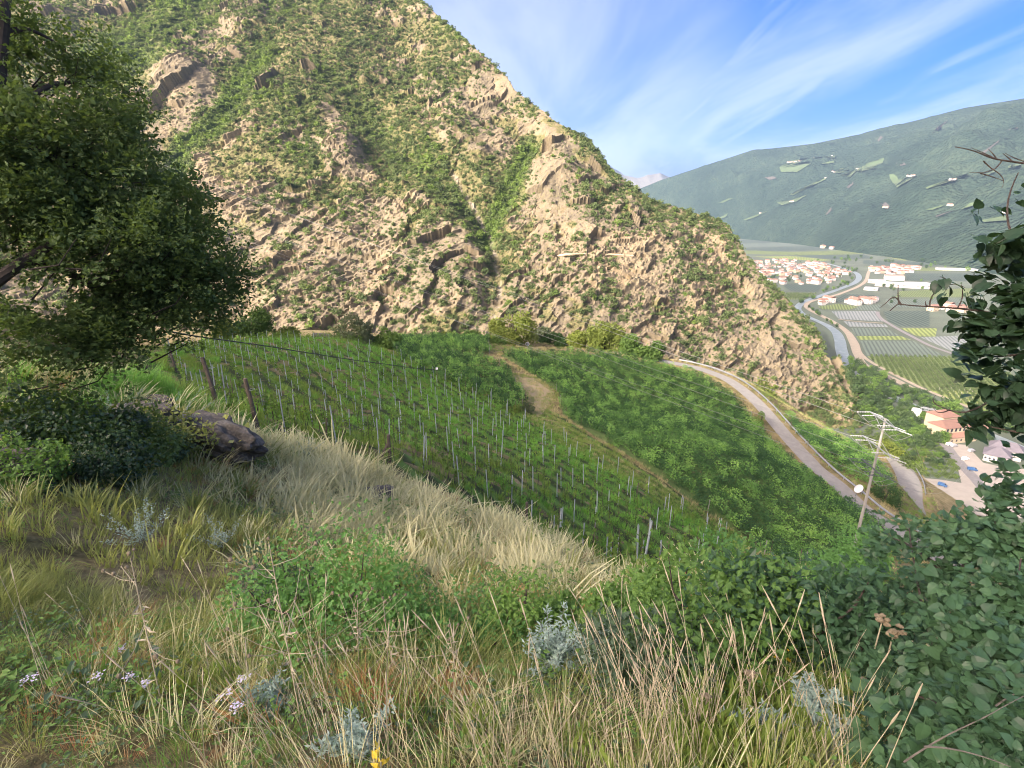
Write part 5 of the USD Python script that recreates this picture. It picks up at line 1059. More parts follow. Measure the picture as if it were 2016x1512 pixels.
# grass: where it grows, how high, what kind
n = 52000
xx = rngf.uniform(-17, 10, n); yy = .85 + rngf.random(n) ** 1.25 * 19
zz = ground(xx, yy); uu, vv, tt = pix(np.c_[xx, yy, zz])
ok = (uu > -200) & (uu < 2216) & (vv < 1800) & (tt > 1.15) & ~contains_xy(NEWV, xx, yy) & (rngf.random(n) < np.where(tt < 5, .8, .30))
ok &= ~((uu > 1730) & (vv > 1000) & (rngf.random(n) < .7))
xx, yy, zz, uu, vv, tt = (a[ok] for a in (xx, yy, zz, uu, vv, tt)); n = len(xx)
_pn = .5 * fbm(np.c_[xx * .5, yy * .5, 0 * xx], 3, 81) + .5 * fbm(np.c_[xx * 1.3, yy * 1.3, 0 * xx], 3, 84); _pn2 = fbm(np.c_[xx * 1.1, yy * 1.1, 0 * xx], 3, 82)
def near(u, v, ru, rv): return np.exp(-((uu - u) / ru) ** 2 - ((vv - v) / rv) ** 2)
straw = .34 + .46 * near(740, 1000, 400, 160) + .5 * near(1050, 1120, 170, 100) + .2 * near(900, 1430, 600, 120) + .3 * near(620, 930, 240, 80) - .12 * smoothstep(1250, 1500, vv) - .12 - .25 * near(150, 1090, 320, 110) - .15 * near(250, 1300, 350, 150) + (_pn - .5) * 2.6
green = .30 + .9 * near(330, 740, 190, 75) + .45 * near(150, 1330, 420, 150) + .2 * near(1000, 1450, 500, 90) + .35 * near(1350, 1300, 300, 120) + .5 * near(820, 1230, 200, 60) + (_pn2 - .5) * 1.5
olive = .42 + (_pn2 - .5) * -1.1 + .8 * near(180, 1080, 330, 110) + .3 * near(430, 1180, 300, 80)
rust = .12 + .85 * near(195, 1300, 60, 34) + .9 * near(740, 1388, 60, 34) + .75 * near(890, 1370, 60, 30) + .35 * near(940, 1140, 60, 60) + .45 * near(1090, 1300, 60, 30) + .5 * near(330, 1215, 40, 20)
sc = np.stack([straw, green, olive, rust], 1) + rngf.gumbel(0, .20, (n, 4)); kind_ = sc.argmax(1)
_wind = (.42, .10)
GN = [(tuft(400 + k, 46, .36 + .04 * k, .006, .10 + .04 * k, .9 - .1 * k, 3, (.32 * math.cos(k * 1.3 - .8), .32 * math.sin(k * 1.3 - .8))), 'straw_near') for k in range(4)]
GN += [(tuft(410 + k, 48, .22, .007, .13, .8, 2), 'herb_leaf') for k in range(2)]
GN += [(tuft(420 + k, 60, .30, .006, .14, .8, 3, _wind), 'olive_grass') for k in range(3)]
GN += [(tuft(430 + k, 60, .26, .005, .12, .8, 3, _wind), 'rust_grass') for k in range(2)]
def herb(seed, m=40, leaf=.05, h=.22, spread=.14):
    rng = np.random.default_rng(seed); c = np.c_[rng.normal(0, spread, (m, 2)), rng.uniform(.02, h, m)]
    return leaves(rng, c, leaf, np.c_[rng.normal(size=(m, 2)), rng.uniform(-.3, .6, m)], np.c_[rng.normal(0, .4, (m, 2)), np.ones(m)], .55, .1)
GN += [(herb(440 + k), 'herb_leaf') for k in range(3)] + [(herb(446 + k, 46, .042, .18), 'blue_herb') for k in range(2)]
GN += []
GN += [(tuft(450 + k, 50, .36, .008, .14, .8, 2), 'sward') for k in range(2)]
pick = np.where(kind_ == 0, rngf.integers(0, 4, n), np.where(kind_ == 1, np.where(vv < 860, rngf.integers(16, 18, n), rngf.choice([4, 5, 11, 12, 13, 14, 15, 6], n)), np.where(kind_ == 2, rngf.integers(6, 9, n), rngf.integers(9, 11, n))))
far_ = (tt > 5.2)
GN += [(tuft(460 + k, 20, .34 + .05 * k, .017, .12 + .03 * k, .95 - .1 * k, 3, (.34 * math.cos(k * 1.6 - .9), .34 * math.sin(k * 1.6 - .9))), 'straw_near') for k in range(4)] + [(tuft(466 + k, 20, .30, .016, .14, .9, 3, (.2, .1)), 'olive_grass') for k in range(3)]
pick = np.where(far_ & (kind_ == 0), rngf.integers(18, 22, n), np.where(far_ & (kind_ == 2), rngf.integers(22, 25, n), pick))
siz = rngf.lognormal(0, .36, n) * (.55 + .9 * fbm(np.c_[xx * .9, yy * .9, 0 * xx], 3, 85)) * np.clip(.40 + .06 * tt, .42, .92) * np.where(kind_ == 0, 1.0, .92)
wid = np.where(far_, np.clip(tt / 8, .8, 1.8), np.clip(tt / 3.4, .8, 1.6))
instancer('meadow_grass', GN, np.c_[xx, yy, zz - .02], pick, np.where(rngf.random(n) < .55, rngf.uniform(0, 6.28, n), rngf.uniform(-.9, .9, n)), np.c_[siz * wid ** .6, siz * wid ** .6, siz], label='wild mix of dry straw grass and green herbs on the near slope', cat='grass')
# upright yellow green herbs at the lower right
def upright(seed, m=26):
    rng = np.random.default_rng(seed); c = np.c_[rng.normal(0, .07, (m, 2)), rng.uniform(0, .12, m)]
    return leaves(rng, c, .13, np.c_[rng.normal(0, .35, (m, 2)), np.ones(m)], np.c_[rng.normal(size=(m, 2)), .2 * np.ones(m)], .2, .04)
foliage('lime_herb', [(.15, (.10, .16, .035)), (.5, (.19, .25, .06)), (.85, (.33, .36, .11))], .35, .9)
uh = np.array([hit(u + rngf.normal(0, 90), min(v + rngf.normal(0, 45), 1620), 1.2, 30) for u, v in [(1490, 1450)] * 46 + [(1580, 1400)] * 20 + [(1400, 1500)] * 14 + [(1250, 1480)] * 8 + [(900, 1480)] * 5 + [(400, 1330)] * 16])
instancer('yellow_green_herbs', [(upright(470 + k), 'lime_herb') for k in range(4)], uh, rngf.integers(0, 4, len(uh)), rngf.uniform(0, 6.28, len(uh)), rngf.uniform(.45, .95, len(uh)), label='upright yellow green herbs among the stalks at the lower right', cat='herbs')
# single tall dry stalks in front
def stalk_grass(seed):
    rng = np.random.default_rng(seed); m = MB()
    for _ in range(4):
        h = rng.uniform(.45, .85); b = rng.normal(0, .05, 2); ln = rng.normal(0, .16, 2) + [-.10, 0]; s = np.linspace(0, 1, 6)[:, None]
        p = np.c_[b + ln * s ** 1.6 * h, s * h]; m.tube(p, np.linspace(.0022, .0012, 6), 3, False)
        e = p[-1] + (p[-1] - p[-2]) * np.linspace(0, .75, 4)[:, None]; m.tube(e, [.0008, .0036, .003, .0008], 4, False)
    return m.mesh()
sx, sy = [], []
for u, v, m_, su, sv in [(1430, 1500, 17, 110, 60), (1330, 1440, 11, 90, 40), (1540, 1540, 8, 80, 40), (1000, 1520, 12, 160, 50), (760, 1500, 9, 120, 40), (500, 1500, 5, 160, 50), (1200, 1540, 12, 110, 40), (640, 1380, 5, 100, 40), (250, 1420, 3, 160, 60)]:
    for _ in range(m_):
        c = hit(u + rngf.normal(0, su), min(v + rngf.normal(0, sv), 1640), 1.2, 60); sx.append(c)
sx = np.array(sx); instancer('tall_dry_stalks', [(stalk_grass(460 + k), 'dry_stalk') for k in range(6)], sx, rngf.integers(0, 6, len(sx)), rngf.uniform(-.8, .8, len(sx)), rngf.uniform(.5, .95, len(sx)), label='tall dry grass stalks with narrow seed heads in the foreground', cat='grass')
# dead thistles with round heads
def thistle(label, u, v, h, seed, spread=.35, heads=9):
    c = hit(u, v, 1.2, 30); rng = np.random.default_rng(seed); t = thing('dry_thistle', label, 'thistle', c)
    st = np.c_[np.linspace(0, rng.normal(0, .05), 7), np.linspace(0, rng.normal(0, .05), 7), np.linspace(-.05, h, 7)]
    obj('stem', MB().tube(st, np.linspace(.004, .002, 7), 5).mesh(), 'dry_stalk', t)
    for k in range(heads):
        s = rng.uniform(.4, 1.0); b = np.array([np.interp(s * h, st[:, 2], st[:, i]) for i in range(3)]); d = np.r_[rng.normal(0, spread, 2) * h, rng.uniform(.1, .3) * h] * (1.25 - s); e = b + d
        if k == 0: b, e = st[-2], st[-1] + [0, 0, .03]
        br = obj('branch', MB().tube([b, b + d * .5 + [0, 0, -.02], e], [.002, .0016, .0012], 4).mesh(), 'dry_stalk', t)
        ic = trimesh.creation.icosphere(1, .0085); vv_ = np.array(ic.vertices) * [1, 1, 1.2] * rng.uniform(.8, 1.3) + rng.normal(0, .0008, ic.vertices.shape) + e
        obj('seed_head', (vv_, np.array(ic.faces)), 'seed_head', br)
    m = rng.uniform(.05, .8, 14); lv = np.stack([np.interp(m * h, st[:, 2], st[:, i]) for i in range(3)], 1)
    obj('leaves', leaves(rng, lv, .05, np.c_[rng.normal(size=(14, 2)), rng.uniform(-.8, .3, 14)], None, .25), 'dry_stalk', t)
thistle('forked dry thistle stalk standing alone left of the green rose bush', 318, 1390, .95, 1, .3, 8)
thistle('tall dry thistle in front of the green rose bush', 592, 1420, 1.15, 2, .22, 14)
thistle('bushy dry thistle right in front of the green rose bush', 705, 1330, .75, 3, .4, 16)
thistle('low dry thistle with many pale heads beside the rose bush', 780, 1345, .5, 4, .5, 14)
thistle('dry forked stalk leaning at the lower middle of the meadow', 905, 1360, .55, 5, .35, 7)
# shrubs of the meadow
def shrub(name, label, base, W, H, m, seed, n=1800, leaf=.05, wide=.6, lobes=14, stems=6, stem='twig_bark', z0=.05, cat='shrub'):
    rng = np.random.default_rng(seed); t = thing(name, label, cat, base)
    d = rng.normal(size=(lobes, 3)); d[:, 2] = np.abs(d[:, 2]); d /= np.linalg.norm(d, axis=1, keepdims=True)
    bc = d * rng.uniform(.35, .85, lobes)[:, None] * np.array([W / 2, W / 2, H * .8]) + [0, 0, H * z0]; br = rng.uniform(.16, .32, lobes) * min(W, H * 1.5)
    i = rng.integers(0, lobes, n); e = rng.normal(size=(n, 3)); e /= np.linalg.norm(e, axis=1, keepdims=True); c = bc[i] + e * (br[i] * rng.uniform(.3, 1.1, n) ** .55)[:, None]
    c[:, 2] = np.maximum(c[:, 2], -.2)
    obj('foliage', leaves(rng, c, leaf, e * .5 + rng.normal(0, .7, (n, 3)), e + [0, 0, .7] + rng.normal(0, .35, (n, 3)), wide, .1), m, t)
    for k in range(stems): 
        b = bc[k % lobes]; obj('stem', MB().tube([(b[0] * .1, b[1] * .1, -.15), (b[0] * .4, b[1] * .4, b[2] * .55), b, b * [1.15, 1.15, 1.1] + [0, 0, br[k % lobes] * .5]], [.014, .011, .007, .003], 5).mesh(), stem, t)
    return t
shrub('rose_bush', 'bright green wild rose bush in the middle of the meadow', hit(665, 1262, 2, 40), 1.75, 1.3, 'rose_leaf', 1, 7500, .044)
shrub('rose_bush', 'blue green left side bush leaning on the rose bush', hit(550, 1240, 2, 40), 1.0, .95, 'blue_herb', 2, 3000, .036)
shrub('rose_bush', 'dark green low bush right of the bright rose bush', hit(850, 1268, 2, 40), 1.5, .7, 'rose_leaf', 3, 4200, .04)
shrub('meadow_shrub', 'small green shrub at the foot of the straw slope', hit(1020, 1290, 2, 40), .85, .75, 'herb_leaf', 4, 3000, .04)
shrub('meadow_shrub', 'dark leafy clump in the grass left of the silver wormwood', hit(930, 1300, 2, 40), .9, .45, 'rose_leaf', 5, 2200, .04)
for k, (u, v, W, H, m, sd, nn, lf, lab) in enumerate([
    (1210, 1262, 1.5, .5, 'herb_leaf', 11, 3600, .055, 'low green shrub where the straw slope meets the vineyard'), (1330, 1262, 2.0, .6, 'herb_leaf', 12, 4600, .06, 'yellow flecked green shrub left of the broad leaved bush'), (1480, 1250, 2.4, .9, 'rose_leaf', 13, 5600, .06, 'fine leaved green shrub below the dense vineyard corner'),
    (1600, 1200, 2.6, 1.5, 'rose_leaf', 14, 5600, .07, 'tall fine leaved shrub between vineyard and broad leaved bush'), (1420, 1330, 1.6, .9, 'herb_leaf', 15, 3600, .05, 'green shrub behind the tall dry stalks'), (1560, 1320, 1.4, 1.0, 'broad_leaf', 16, 3200, .06, 'dark green shrub left of the brown seed clusters'), (1250, 1340, 1.1, .6, 'blue_herb', 17, 2600, .045, 'bluish low shrub right of the silver wormwood')]):
    shrub('edge_shrub', lab, hit(u, v, 3, 60), W, H, m, sd, int(nn * 1.2), lf)
for k, (u, v, W, H, t_, lab) in enumerate([(1650, 1110, 3.4, 2.2, 26., 'thin leaved bush at the lower end of the dense vineyard'), (1570, 1150, 3.0, 1.6, 24., 'bushy thicket below the last stakes of the young vineyard'), (1700, 1075, 2.6, 2.4, 22., 'bush hiding the foot of the utility pole'), (1460, 1170, 2.2, 1.2, 24., 'thicket at the lower right corner of the young vineyard')]):
    b = P(u, v, t_); g = float(ground(b[0], b[1])); H2 = H; t_ok = g
    shrub('thicket', lab, (b[0], b[1], b[2] - H * .55), W, H2, 'rose_leaf' if k != 3 else 'herb_leaf', 30 + k, 5200, .14)
# silver wormwood
def wormwood(label, u, v, H, n, seed, W=.45, lean=(0, 0), tmin=1.2, stems=14):
    c = hit(u, v, tmin, 40); rng = np.random.default_rng(seed); t = thing('wormwood', label, 'plant', c)
    S, Lv = MB(), []
    for k in range(stems):
        a = rng.normal(0, W / 2.4, 2) + np.array(lean) * H; h = H * rng.uniform(.6, 1.0); s = np.linspace(0, 1, 6)[:, None]; p = np.c_[a * s ** 1.4, s * h]
        S.tube(p, np.linspace(.004, .0015, 6), 4, False); q = rng.uniform(.3, 1, n // stems); Lv.append(np.stack([np.interp(q, s[:, 0], p[:, i]) for i in range(3)], 1) + rng.normal(0, .014, (n // stems, 3)))
    obj('stems', S.mesh(), 'grey_twig', t); Lv = np.vstack(Lv); obj('foliage', leaves(rng, Lv, .034, np.c_[rng.normal(size=(len(Lv), 2)), rng.uniform(.0, 1.2, len(Lv))], None, .35, .1), 'silver_leaf', t)
wormwood('upright silver wormwood in front of the broad leaved bush', 1592, 1440, .26, 1900, 1, .16, (.02, 0))
wormwood('round silver wormwood tuft at the lower right, left one', 1520, 1465, .15, 1200, 2, .15, (-.1, 0))
wormwood('silver wormwood tuft lowest beside the broad leaves', 1625, 1475, .14, 1000, 3, .3, (.1, 0))
wormwood('tall grey green wormwood leaning in the middle of the meadow edge', 1085, 1330, .42, 2600, 4, .3, (.12, 0), 1.2, 26)
wormwood('pale grey wormwood twigs just right of the leaning one', 1150, 1325, .36, 1500, 5, .26, (.25, 0), 1.2, 16)
wormwood('small silver leaved plant at the bottom of the meadow', 715, 1495, .17, 1200, 6, .22)
wormwood('small silver plant on the green left slope', 284, 1082, .62, 900, 7, .4)
wormwood('second small silver plant on the left slope', 440, 1085, .5, 600, 8, .4)
wormwood('little silver plant among the lilac flowers', 530, 1400, .16, 700, 9, .2)
wormwood('silvery sagebrush on the rock mound at the left', 345, 862, 1.2, 1800, 10, 1.6, (.1, 0), 6.)
wormwood('grey dry brush on the left rock ledge', 215, 845, .8, 1500, 11, 2.2, (.2, 0), 6.)
wormwood('silvery leaved tuft at the upper edge of the straw slope', 605, 905, .8, 900, 12, .9, (0, 0), 6.)
# lilac yarrow heads and yellow flowers
for k, (u, v, lab) in enumerate([(455, 1378, 'lilac flower head in the lower left meadow'), (485, 1340, 'pale flower head right of the lilac one'), (205, 1336, 'pale flat flower head left of the thistle stalk'), (268, 1338, 'pale flower head beside the thistle stalk'), (75, 1345, 'pale flower head at the left edge of the meadow'), (300, 1350, 'small pale flower below the thistle stalk'), (475, 1402, 'lowest pale flower of the lilac group'), (250, 1277, 'white flower left of the thistle above the rust tuft')]):
    c = hit(u, v + 40, 1.2, 30); rng = np.random.default_rng(600 + k); t = thing('yarrow_flower', lab, 'flower', c); h = .17
    obj('stem', MB().tube([(0, 0, -.02), (.01, 0, h)], .002, 4).mesh(), 'dry_stalk', t); m = 26; p = np.c_[rng.normal(0, .016, (m, 2)), np.full(m, h) + rng.normal(0, .004, m)]
    obj('petals', leaves(rng, p, .013, np.c_[rng.normal(size=(m, 2)), 0 * p[:, 0]], np.c_[rng.normal(0, .2, (m, 2)), np.ones(m)], .9, .05), 'lilac_petal', t)
for k, (u, v, lab) in enumerate([(1420, 1152, 'yellow leaf spray on the shrub below the young vineyard'), (1512, 1180, 'yellow blossom on the fine leaved shrub'), (1505, 1218, 'yellow blossom lower on the fine leaved shrub'), (1535, 1292, 'yellow blossom left of the brown seed clusters'), (1428, 1228, 'yellow blossom behind the dry stalks'), (745, 1500, 'orange yellow leaf at the bottom edge')]):
    t0 = np.linalg.norm(hit(u, v + 30, 1.2, 40)) / np.linalg.norm(ray(u, v + 30)) * .93; c = P(u, v, t0); rng = np.random.default_rng(620 + k); t = thing('yellow_flower', lab, 'flower', c)
    m = 12; obj('petals', leaves(rng, rng.normal(0, .022, (m, 3)), .04, None, None, .6), 'yellow_petal', t); obj('stem', MB().tube([(0, 0, -.3), (.01, 0, 0)], .003, 4).mesh(), 'dry_stalk', t)
# rocks
def rock_thing(label, u, v, size, seed, tmin=4., sink=.35, rz=0., t=None, tilt=0.):
    c = hit(u, v, tmin, 60) if t is None else P(u, v, t); ic = trimesh.creation.icosphere(4, 1.0); p = np.array(ic.vertices)
    p = p * (1 + (fbm(p * 1.3 + seed, 4, seed) - .5)[:, None] * .9)
    rng = np.random.default_rng(seed); g = rng.normal(size=(14, 3)); g /= np.linalg.norm(g, axis=1, keepdims=True); lim = rng.uniform(.62, .9, 14)
    for a, b in zip(g, lim):
        e = np.maximum(p @ a - b, 0); p = p - e[:, None] * a * .9
    p = p * (1 + (fbm(p * 4.5 + seed, 4, seed + 1) - .5)[:, None] * .34)
    p = p * np.array(size) / 2; x = thing('rock', label, 'rock', c + np.array([0, 0, size[2] * (.5 - sink)]), rz); obj('stone', (p, np.array(ic.faces)), 'stone_wall' if 'pale' in label else 'dark_rock', x)
    rng = np.random.default_rng(seed + 5); d = rng.normal(size=(90, 3)); q = p[rng.choice(len(p), 90)]; q = q[q[:, 2] > 0]; obj('lichen', leaves(rng, q * 1.005, .06 * max(size) / 1.5, None, q, .8, .02), 'olive_grass', x)
rock_thing('dark flat rock lying in the straw slope', 735, 985, (1.7, 1.0, .9), 3, 6., .42, .3)
rock_thing('long dark rock ledge between meadow and young vineyard', 415, 872, (4.6, 1.7, 1.7), 5, 6., .45, -.55)
rock_thing('grey rock hump left of the dark ledge', 275, 846, (2.8, 1.5, 1.3), 7, 6., .45, -.4)
rock_thing('small dark rock on top of the mound', 300, 800, (1.6, .9, .7), 9, 6., .4, -.3)
rock_thing('big shaded boulder at the left edge under the oak', 10, 935, (1.5, 1.2, .9), 11, 4., .5, .2)
rock_thing('small pale stone in the straw slope', 898, 1022, (.22, .16, .14), 13, 6., .3)
rock_thing('pale stone at the lower rim of the straw slope', 1092, 1098, (.7, .4, .35), 15, 6., .4, .4)
rock_thing('pale stone higher on the rim of the straw slope', 1010, 1042, (.9, .4, .35), 17, 6., .4, .4)
rock_thing('flat grey boulder by the olive grey tree on the crest', 632, 664, (4.2, 2.2, 1.6), 19, 6., .4, 0., 104.)
# ------------------------------------------------------------------ the oak at the left
def spray(seed, n=24, L=.55, leaf=.082):
    rng = np.random.default_rng(seed); s = rng.uniform(.1, 1, n); x = s * L; c = np.c_[x, rng.normal(0, .07, n) * (1.2 - .4 * s), rng.normal(0, .05, n)]
    a = np.c_[rng.uniform(.2, 1, n), rng.normal(0, .8, n), rng.normal(0, .5, n)]
    v, f = leaves(rng, c, leaf, a, np.c_[rng.normal(0, .5, (n, 2)), np.ones(n)], .62, .08)
    m = MB().add(v, f); m.tube([(0, 0, 0), (L * .5, .01, .01), (L, 0, 0)], [.005, .004, .001], 3, False); return m.mesh()
OAKS = [(spray(700 + k), 'oak_leaf') for k in range(6)]
oak = thing('oak_tree', 'large dark oak reaching in from the left edge', 'tree', (0, 0, 0))
def limb(pts, r, m='bark', parent=oak, name='limb', n=9):
    pts = np.array([P(*p) for p in pts]); q = spline_any(pts, 24); obj(name, MB().tube(q, np.interp(np.linspace(0, 1, len(q)), np.linspace(0, 1, len(r)), r), n).mesh(), m, parent); return q
def spline_any(p, n):
    from scipy.interpolate import PchipInterpolator
    s = np.r_[0, np.cumsum(np.linalg.norm(np.diff(p, axis=0), axis=1))]; return PchipInterpolator(s, p)(np.linspace(0, s[-1], n))
_tb = P(-190, 820, 8.3); _tg = float(ground(_tb[0], _tb[1]))
obj('trunk', MB().tube(spline_any(np.array([[_tb[0] - .1, _tb[1], min(_tg, _tb[2]) - .4], _tb, P(-160, 690, 8.4), P(-110, 610, 8.5), P(-60, 420, 8.8), P(-20, 250, 9.0), P(0, 80, 9.2), P(20, -120, 9.4)]), 40), np.linspace(.36, .06, 40), 12).mesh(), 'bark', oak)
limb([(-110, 610, 8.5), (0, 548, 8.6), (50, 512, 8.8), (130, 470, 9.2), (230, 450, 9.7), (330, 440, 10.4)], [.13, .11, .085, .06, .04, .015])
limb([(-60, 420, 8.8), (27, 213, 9.2), (67, 187, 9.4), (117, 163, 9.8), (165, 165, 10.2), (215, 190, 10.5)], [.13, .09, .07, .055, .035, .012])
limb([(50, 512, 8.8), (120, 530, 9.3), (190, 575, 9.8), (197, 600, 10.), (186, 655, 10.1)], [.09, .07, .055, .045, .025])
limb([(190, 575, 9.8), (260, 560, 10.2), (340, 570, 10.7), (430, 560, 11.)], [.05, .04, .025, .01])
limb([(-20, 250, 9.), (60, 290, 9.3), (150, 330, 9.8), (240, 380, 10.3), (300, 400, 10.6)], [.09, .07, .055, .035, .012])
limb([(0, 80, 9.2), (60, 60, 9.6), (130, 100, 10.)], [.06, .04, .012])
limb([(150, 660, 9.8), (186, 655, 10.1), (250, 640, 10.3), (310, 660, 10.6)], [.02, .025, .02, .008])
OB = [(30,50,10,75,65,420),(15,170,9.5,65,60,420),(190,140,10.5,50,36,200),(235,200,10.5,45,42,220),(180,255,10,75,45,480),(55,290,9,90,60,620),(235,295,10.5,45,38,260),(150,355,9.6,110,55,760),(35,395,9,80,55,520),(275,395,10.5,85,55,620),(360,420,11,62,45,420),(240,475,9.6,110,50,760),(385,500,11,70,48,470),(435,548,11,42,36,260),(55,480,9,75,36,380),(320,560,10.5,95,48,680),(235,590,10,70,45,440),(300,640,10.5,80,42,520),(200,655,10,65,40,360),(35,660,9,70,50,420),(385,605,11,32,38,170),(120,700,9.6,90,45,420),(-90,300,8.8,110,260,700),(-60,60,9.2,90,100,400),(115,420,9.4,70,40,360),(330,470,10.8,60,40,300)]
rngo = np.random.default_rng(72); op, od = [], []
for u, v, t, ru, rv, k in OB:
    c = P(u, v, t); q = rngo.normal(size=(int(k * .42), 3)); q /= np.linalg.norm(q, axis=1, keepdims=True); w = q * (rngo.random((len(q), 1)) ** .42) * rngo.uniform(.9, 1.35, (len(q), 1))
    R = np.array([ru, max(ru, rv) * .95, rv]) / FPX * t; op.append(c + w * R + rngo.normal(0, .08, (len(q), 3))); od.append(q * .8 + rngo.normal(0, .7, q.shape) + [0, 0, .25])
op, od = np.vstack(op), np.vstack(od)
_u, _v, _ = pix(op); _hole = np.zeros(len(op))
for cu, cv, ru, rv in [(85,150,22,45),(150,182,38,14),(95,570,75,28),(90,625,28,28),(45,440,26,12),(180,110,14,10),(205,420,12,10),(270,255,12,12),(120,610,16,30)]: _hole = np.maximum(_hole, np.exp(-(((_u - cu) / ru) ** 2 + ((_v - cv) / rv) ** 2) ** 2))
keep = (rngo.random(len(op)) > _hole * .97) & (fbm(op * 1.25, 3, 73) + rngo.normal(0, .05, len(op)) > .44) & (_v > np.interp(_u, [-50, 30, 70, 110, 210, 260, 290], [-200, -20, 40, 88, 104, 168, 250]) + rngo.normal(0, 14, len(op))); op, od = op[keep], od[keep]
instancer('crown', OAKS, op, rngo.integers(0, 6, len(op)), scale=rngo.uniform(.75, 1.25, len(op)), parent=oak, quats=quat_dir(od, rngo.uniform(-.6, .6, len(op))))
tw = MB()
for i in rngo.choice(len(op), 260, replace=False): tw.tube([op[i], op[i] - np.array([.35, -.05, .25]) - rngo.normal(0, .12, 3), op[i] - np.array([.9, 0, .5])], [.006, .011, .017], 4, False)
obj('twigs', tw.mesh(), 'bark', oak, kind='stuff')
# shade loving shrubs and ivy below the oak
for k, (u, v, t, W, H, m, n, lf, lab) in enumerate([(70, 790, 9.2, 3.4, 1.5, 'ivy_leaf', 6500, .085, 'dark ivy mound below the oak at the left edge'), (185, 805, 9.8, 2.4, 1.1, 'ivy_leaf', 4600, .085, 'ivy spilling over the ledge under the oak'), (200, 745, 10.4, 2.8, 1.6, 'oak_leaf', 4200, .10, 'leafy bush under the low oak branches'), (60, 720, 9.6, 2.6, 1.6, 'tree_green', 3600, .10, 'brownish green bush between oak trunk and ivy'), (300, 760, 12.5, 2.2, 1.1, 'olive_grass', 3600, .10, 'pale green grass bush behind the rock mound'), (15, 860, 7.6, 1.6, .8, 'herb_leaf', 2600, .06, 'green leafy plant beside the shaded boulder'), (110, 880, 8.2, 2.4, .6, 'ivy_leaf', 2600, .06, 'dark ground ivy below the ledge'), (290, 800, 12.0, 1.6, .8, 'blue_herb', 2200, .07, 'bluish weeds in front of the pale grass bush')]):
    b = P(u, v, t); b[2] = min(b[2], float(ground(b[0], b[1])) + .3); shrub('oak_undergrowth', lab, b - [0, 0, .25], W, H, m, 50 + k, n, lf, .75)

# ------------------------------------------------------------------ broad leaved bush at the right
def big_leaf(seed, L=.045):
    """a heart shaped leaf along +x, cupped, with a drooping tip and a stalk"""
    rng = np.random.default_rng(seed); W = L * rng.uniform(.40, .50); xs = np.array([0, .10, .32, .58, .82, 1.0]) * L; ws = np.array([.10, .80, 1.0, .78, .38, 0]) * W
    droop = -.35 * (xs / L) ** 2 * L * rng.uniform(.5, 1.2); cup = rng.uniform(.25, .5); v, f = [], []
    for x, w, z in zip(xs, ws, droop): v += [(x - (.06 * L if w > .7 * W and x < .2 * L else 0), w, z + cup * w * .5), (x, 0, z), (x - (.06 * L if w > .7 * W and x < .2 * L else 0), -w, z + cup * w * .5 * rng.uniform(.6, 1.3))]
    for i in range(5):
        for j in (0, 1): a = 3 * i + j; f += [[a, a + 1, a + 4], [a, a + 4, a + 3]]
    m = MB().add(v, f); m.tube([(-.45 * L, 0, .06 * L), (-.2 * L, 0, .03 * L), (.02 * L, 0, 0)], [.0011, .0011, .0009], 3, False); return m.mesh()
KL = {}
for m, lo in (('broad_leaf', 800), ('dark_broad_leaf', 810)):
    KL[m] = [obj('leaf_' + m.split('_')[0], big_leaf(lo + k), m, kit('leaf_shapes')) for k in range(4)]
def leaf_parts(t, kit_m, pos, dirs, roll, scale, name='leaf'):
    q = quat_dir(dirs, roll); ks = rngf.integers(0, 4, len(pos)); tp = str(t.GetPath())
    for p, qq, s, k in zip(pos, q, scale, ks):
        x = stage.DefinePrim(f'{tp}/{numbered(name, tp)}', 'Mesh'); x.GetReferences().AddInternalReference(KL[kit_m][k].GetPath()); X = UsdGeom.Xformable(x)
        X.AddTranslateOp().Set(Gf.Vec3d(*map(float, p))); X.AddOrientOp().Set(Gf.Quatf(*map(float, qq))); X.AddScaleOp().Set(Gf.Vec3f(float(s)))
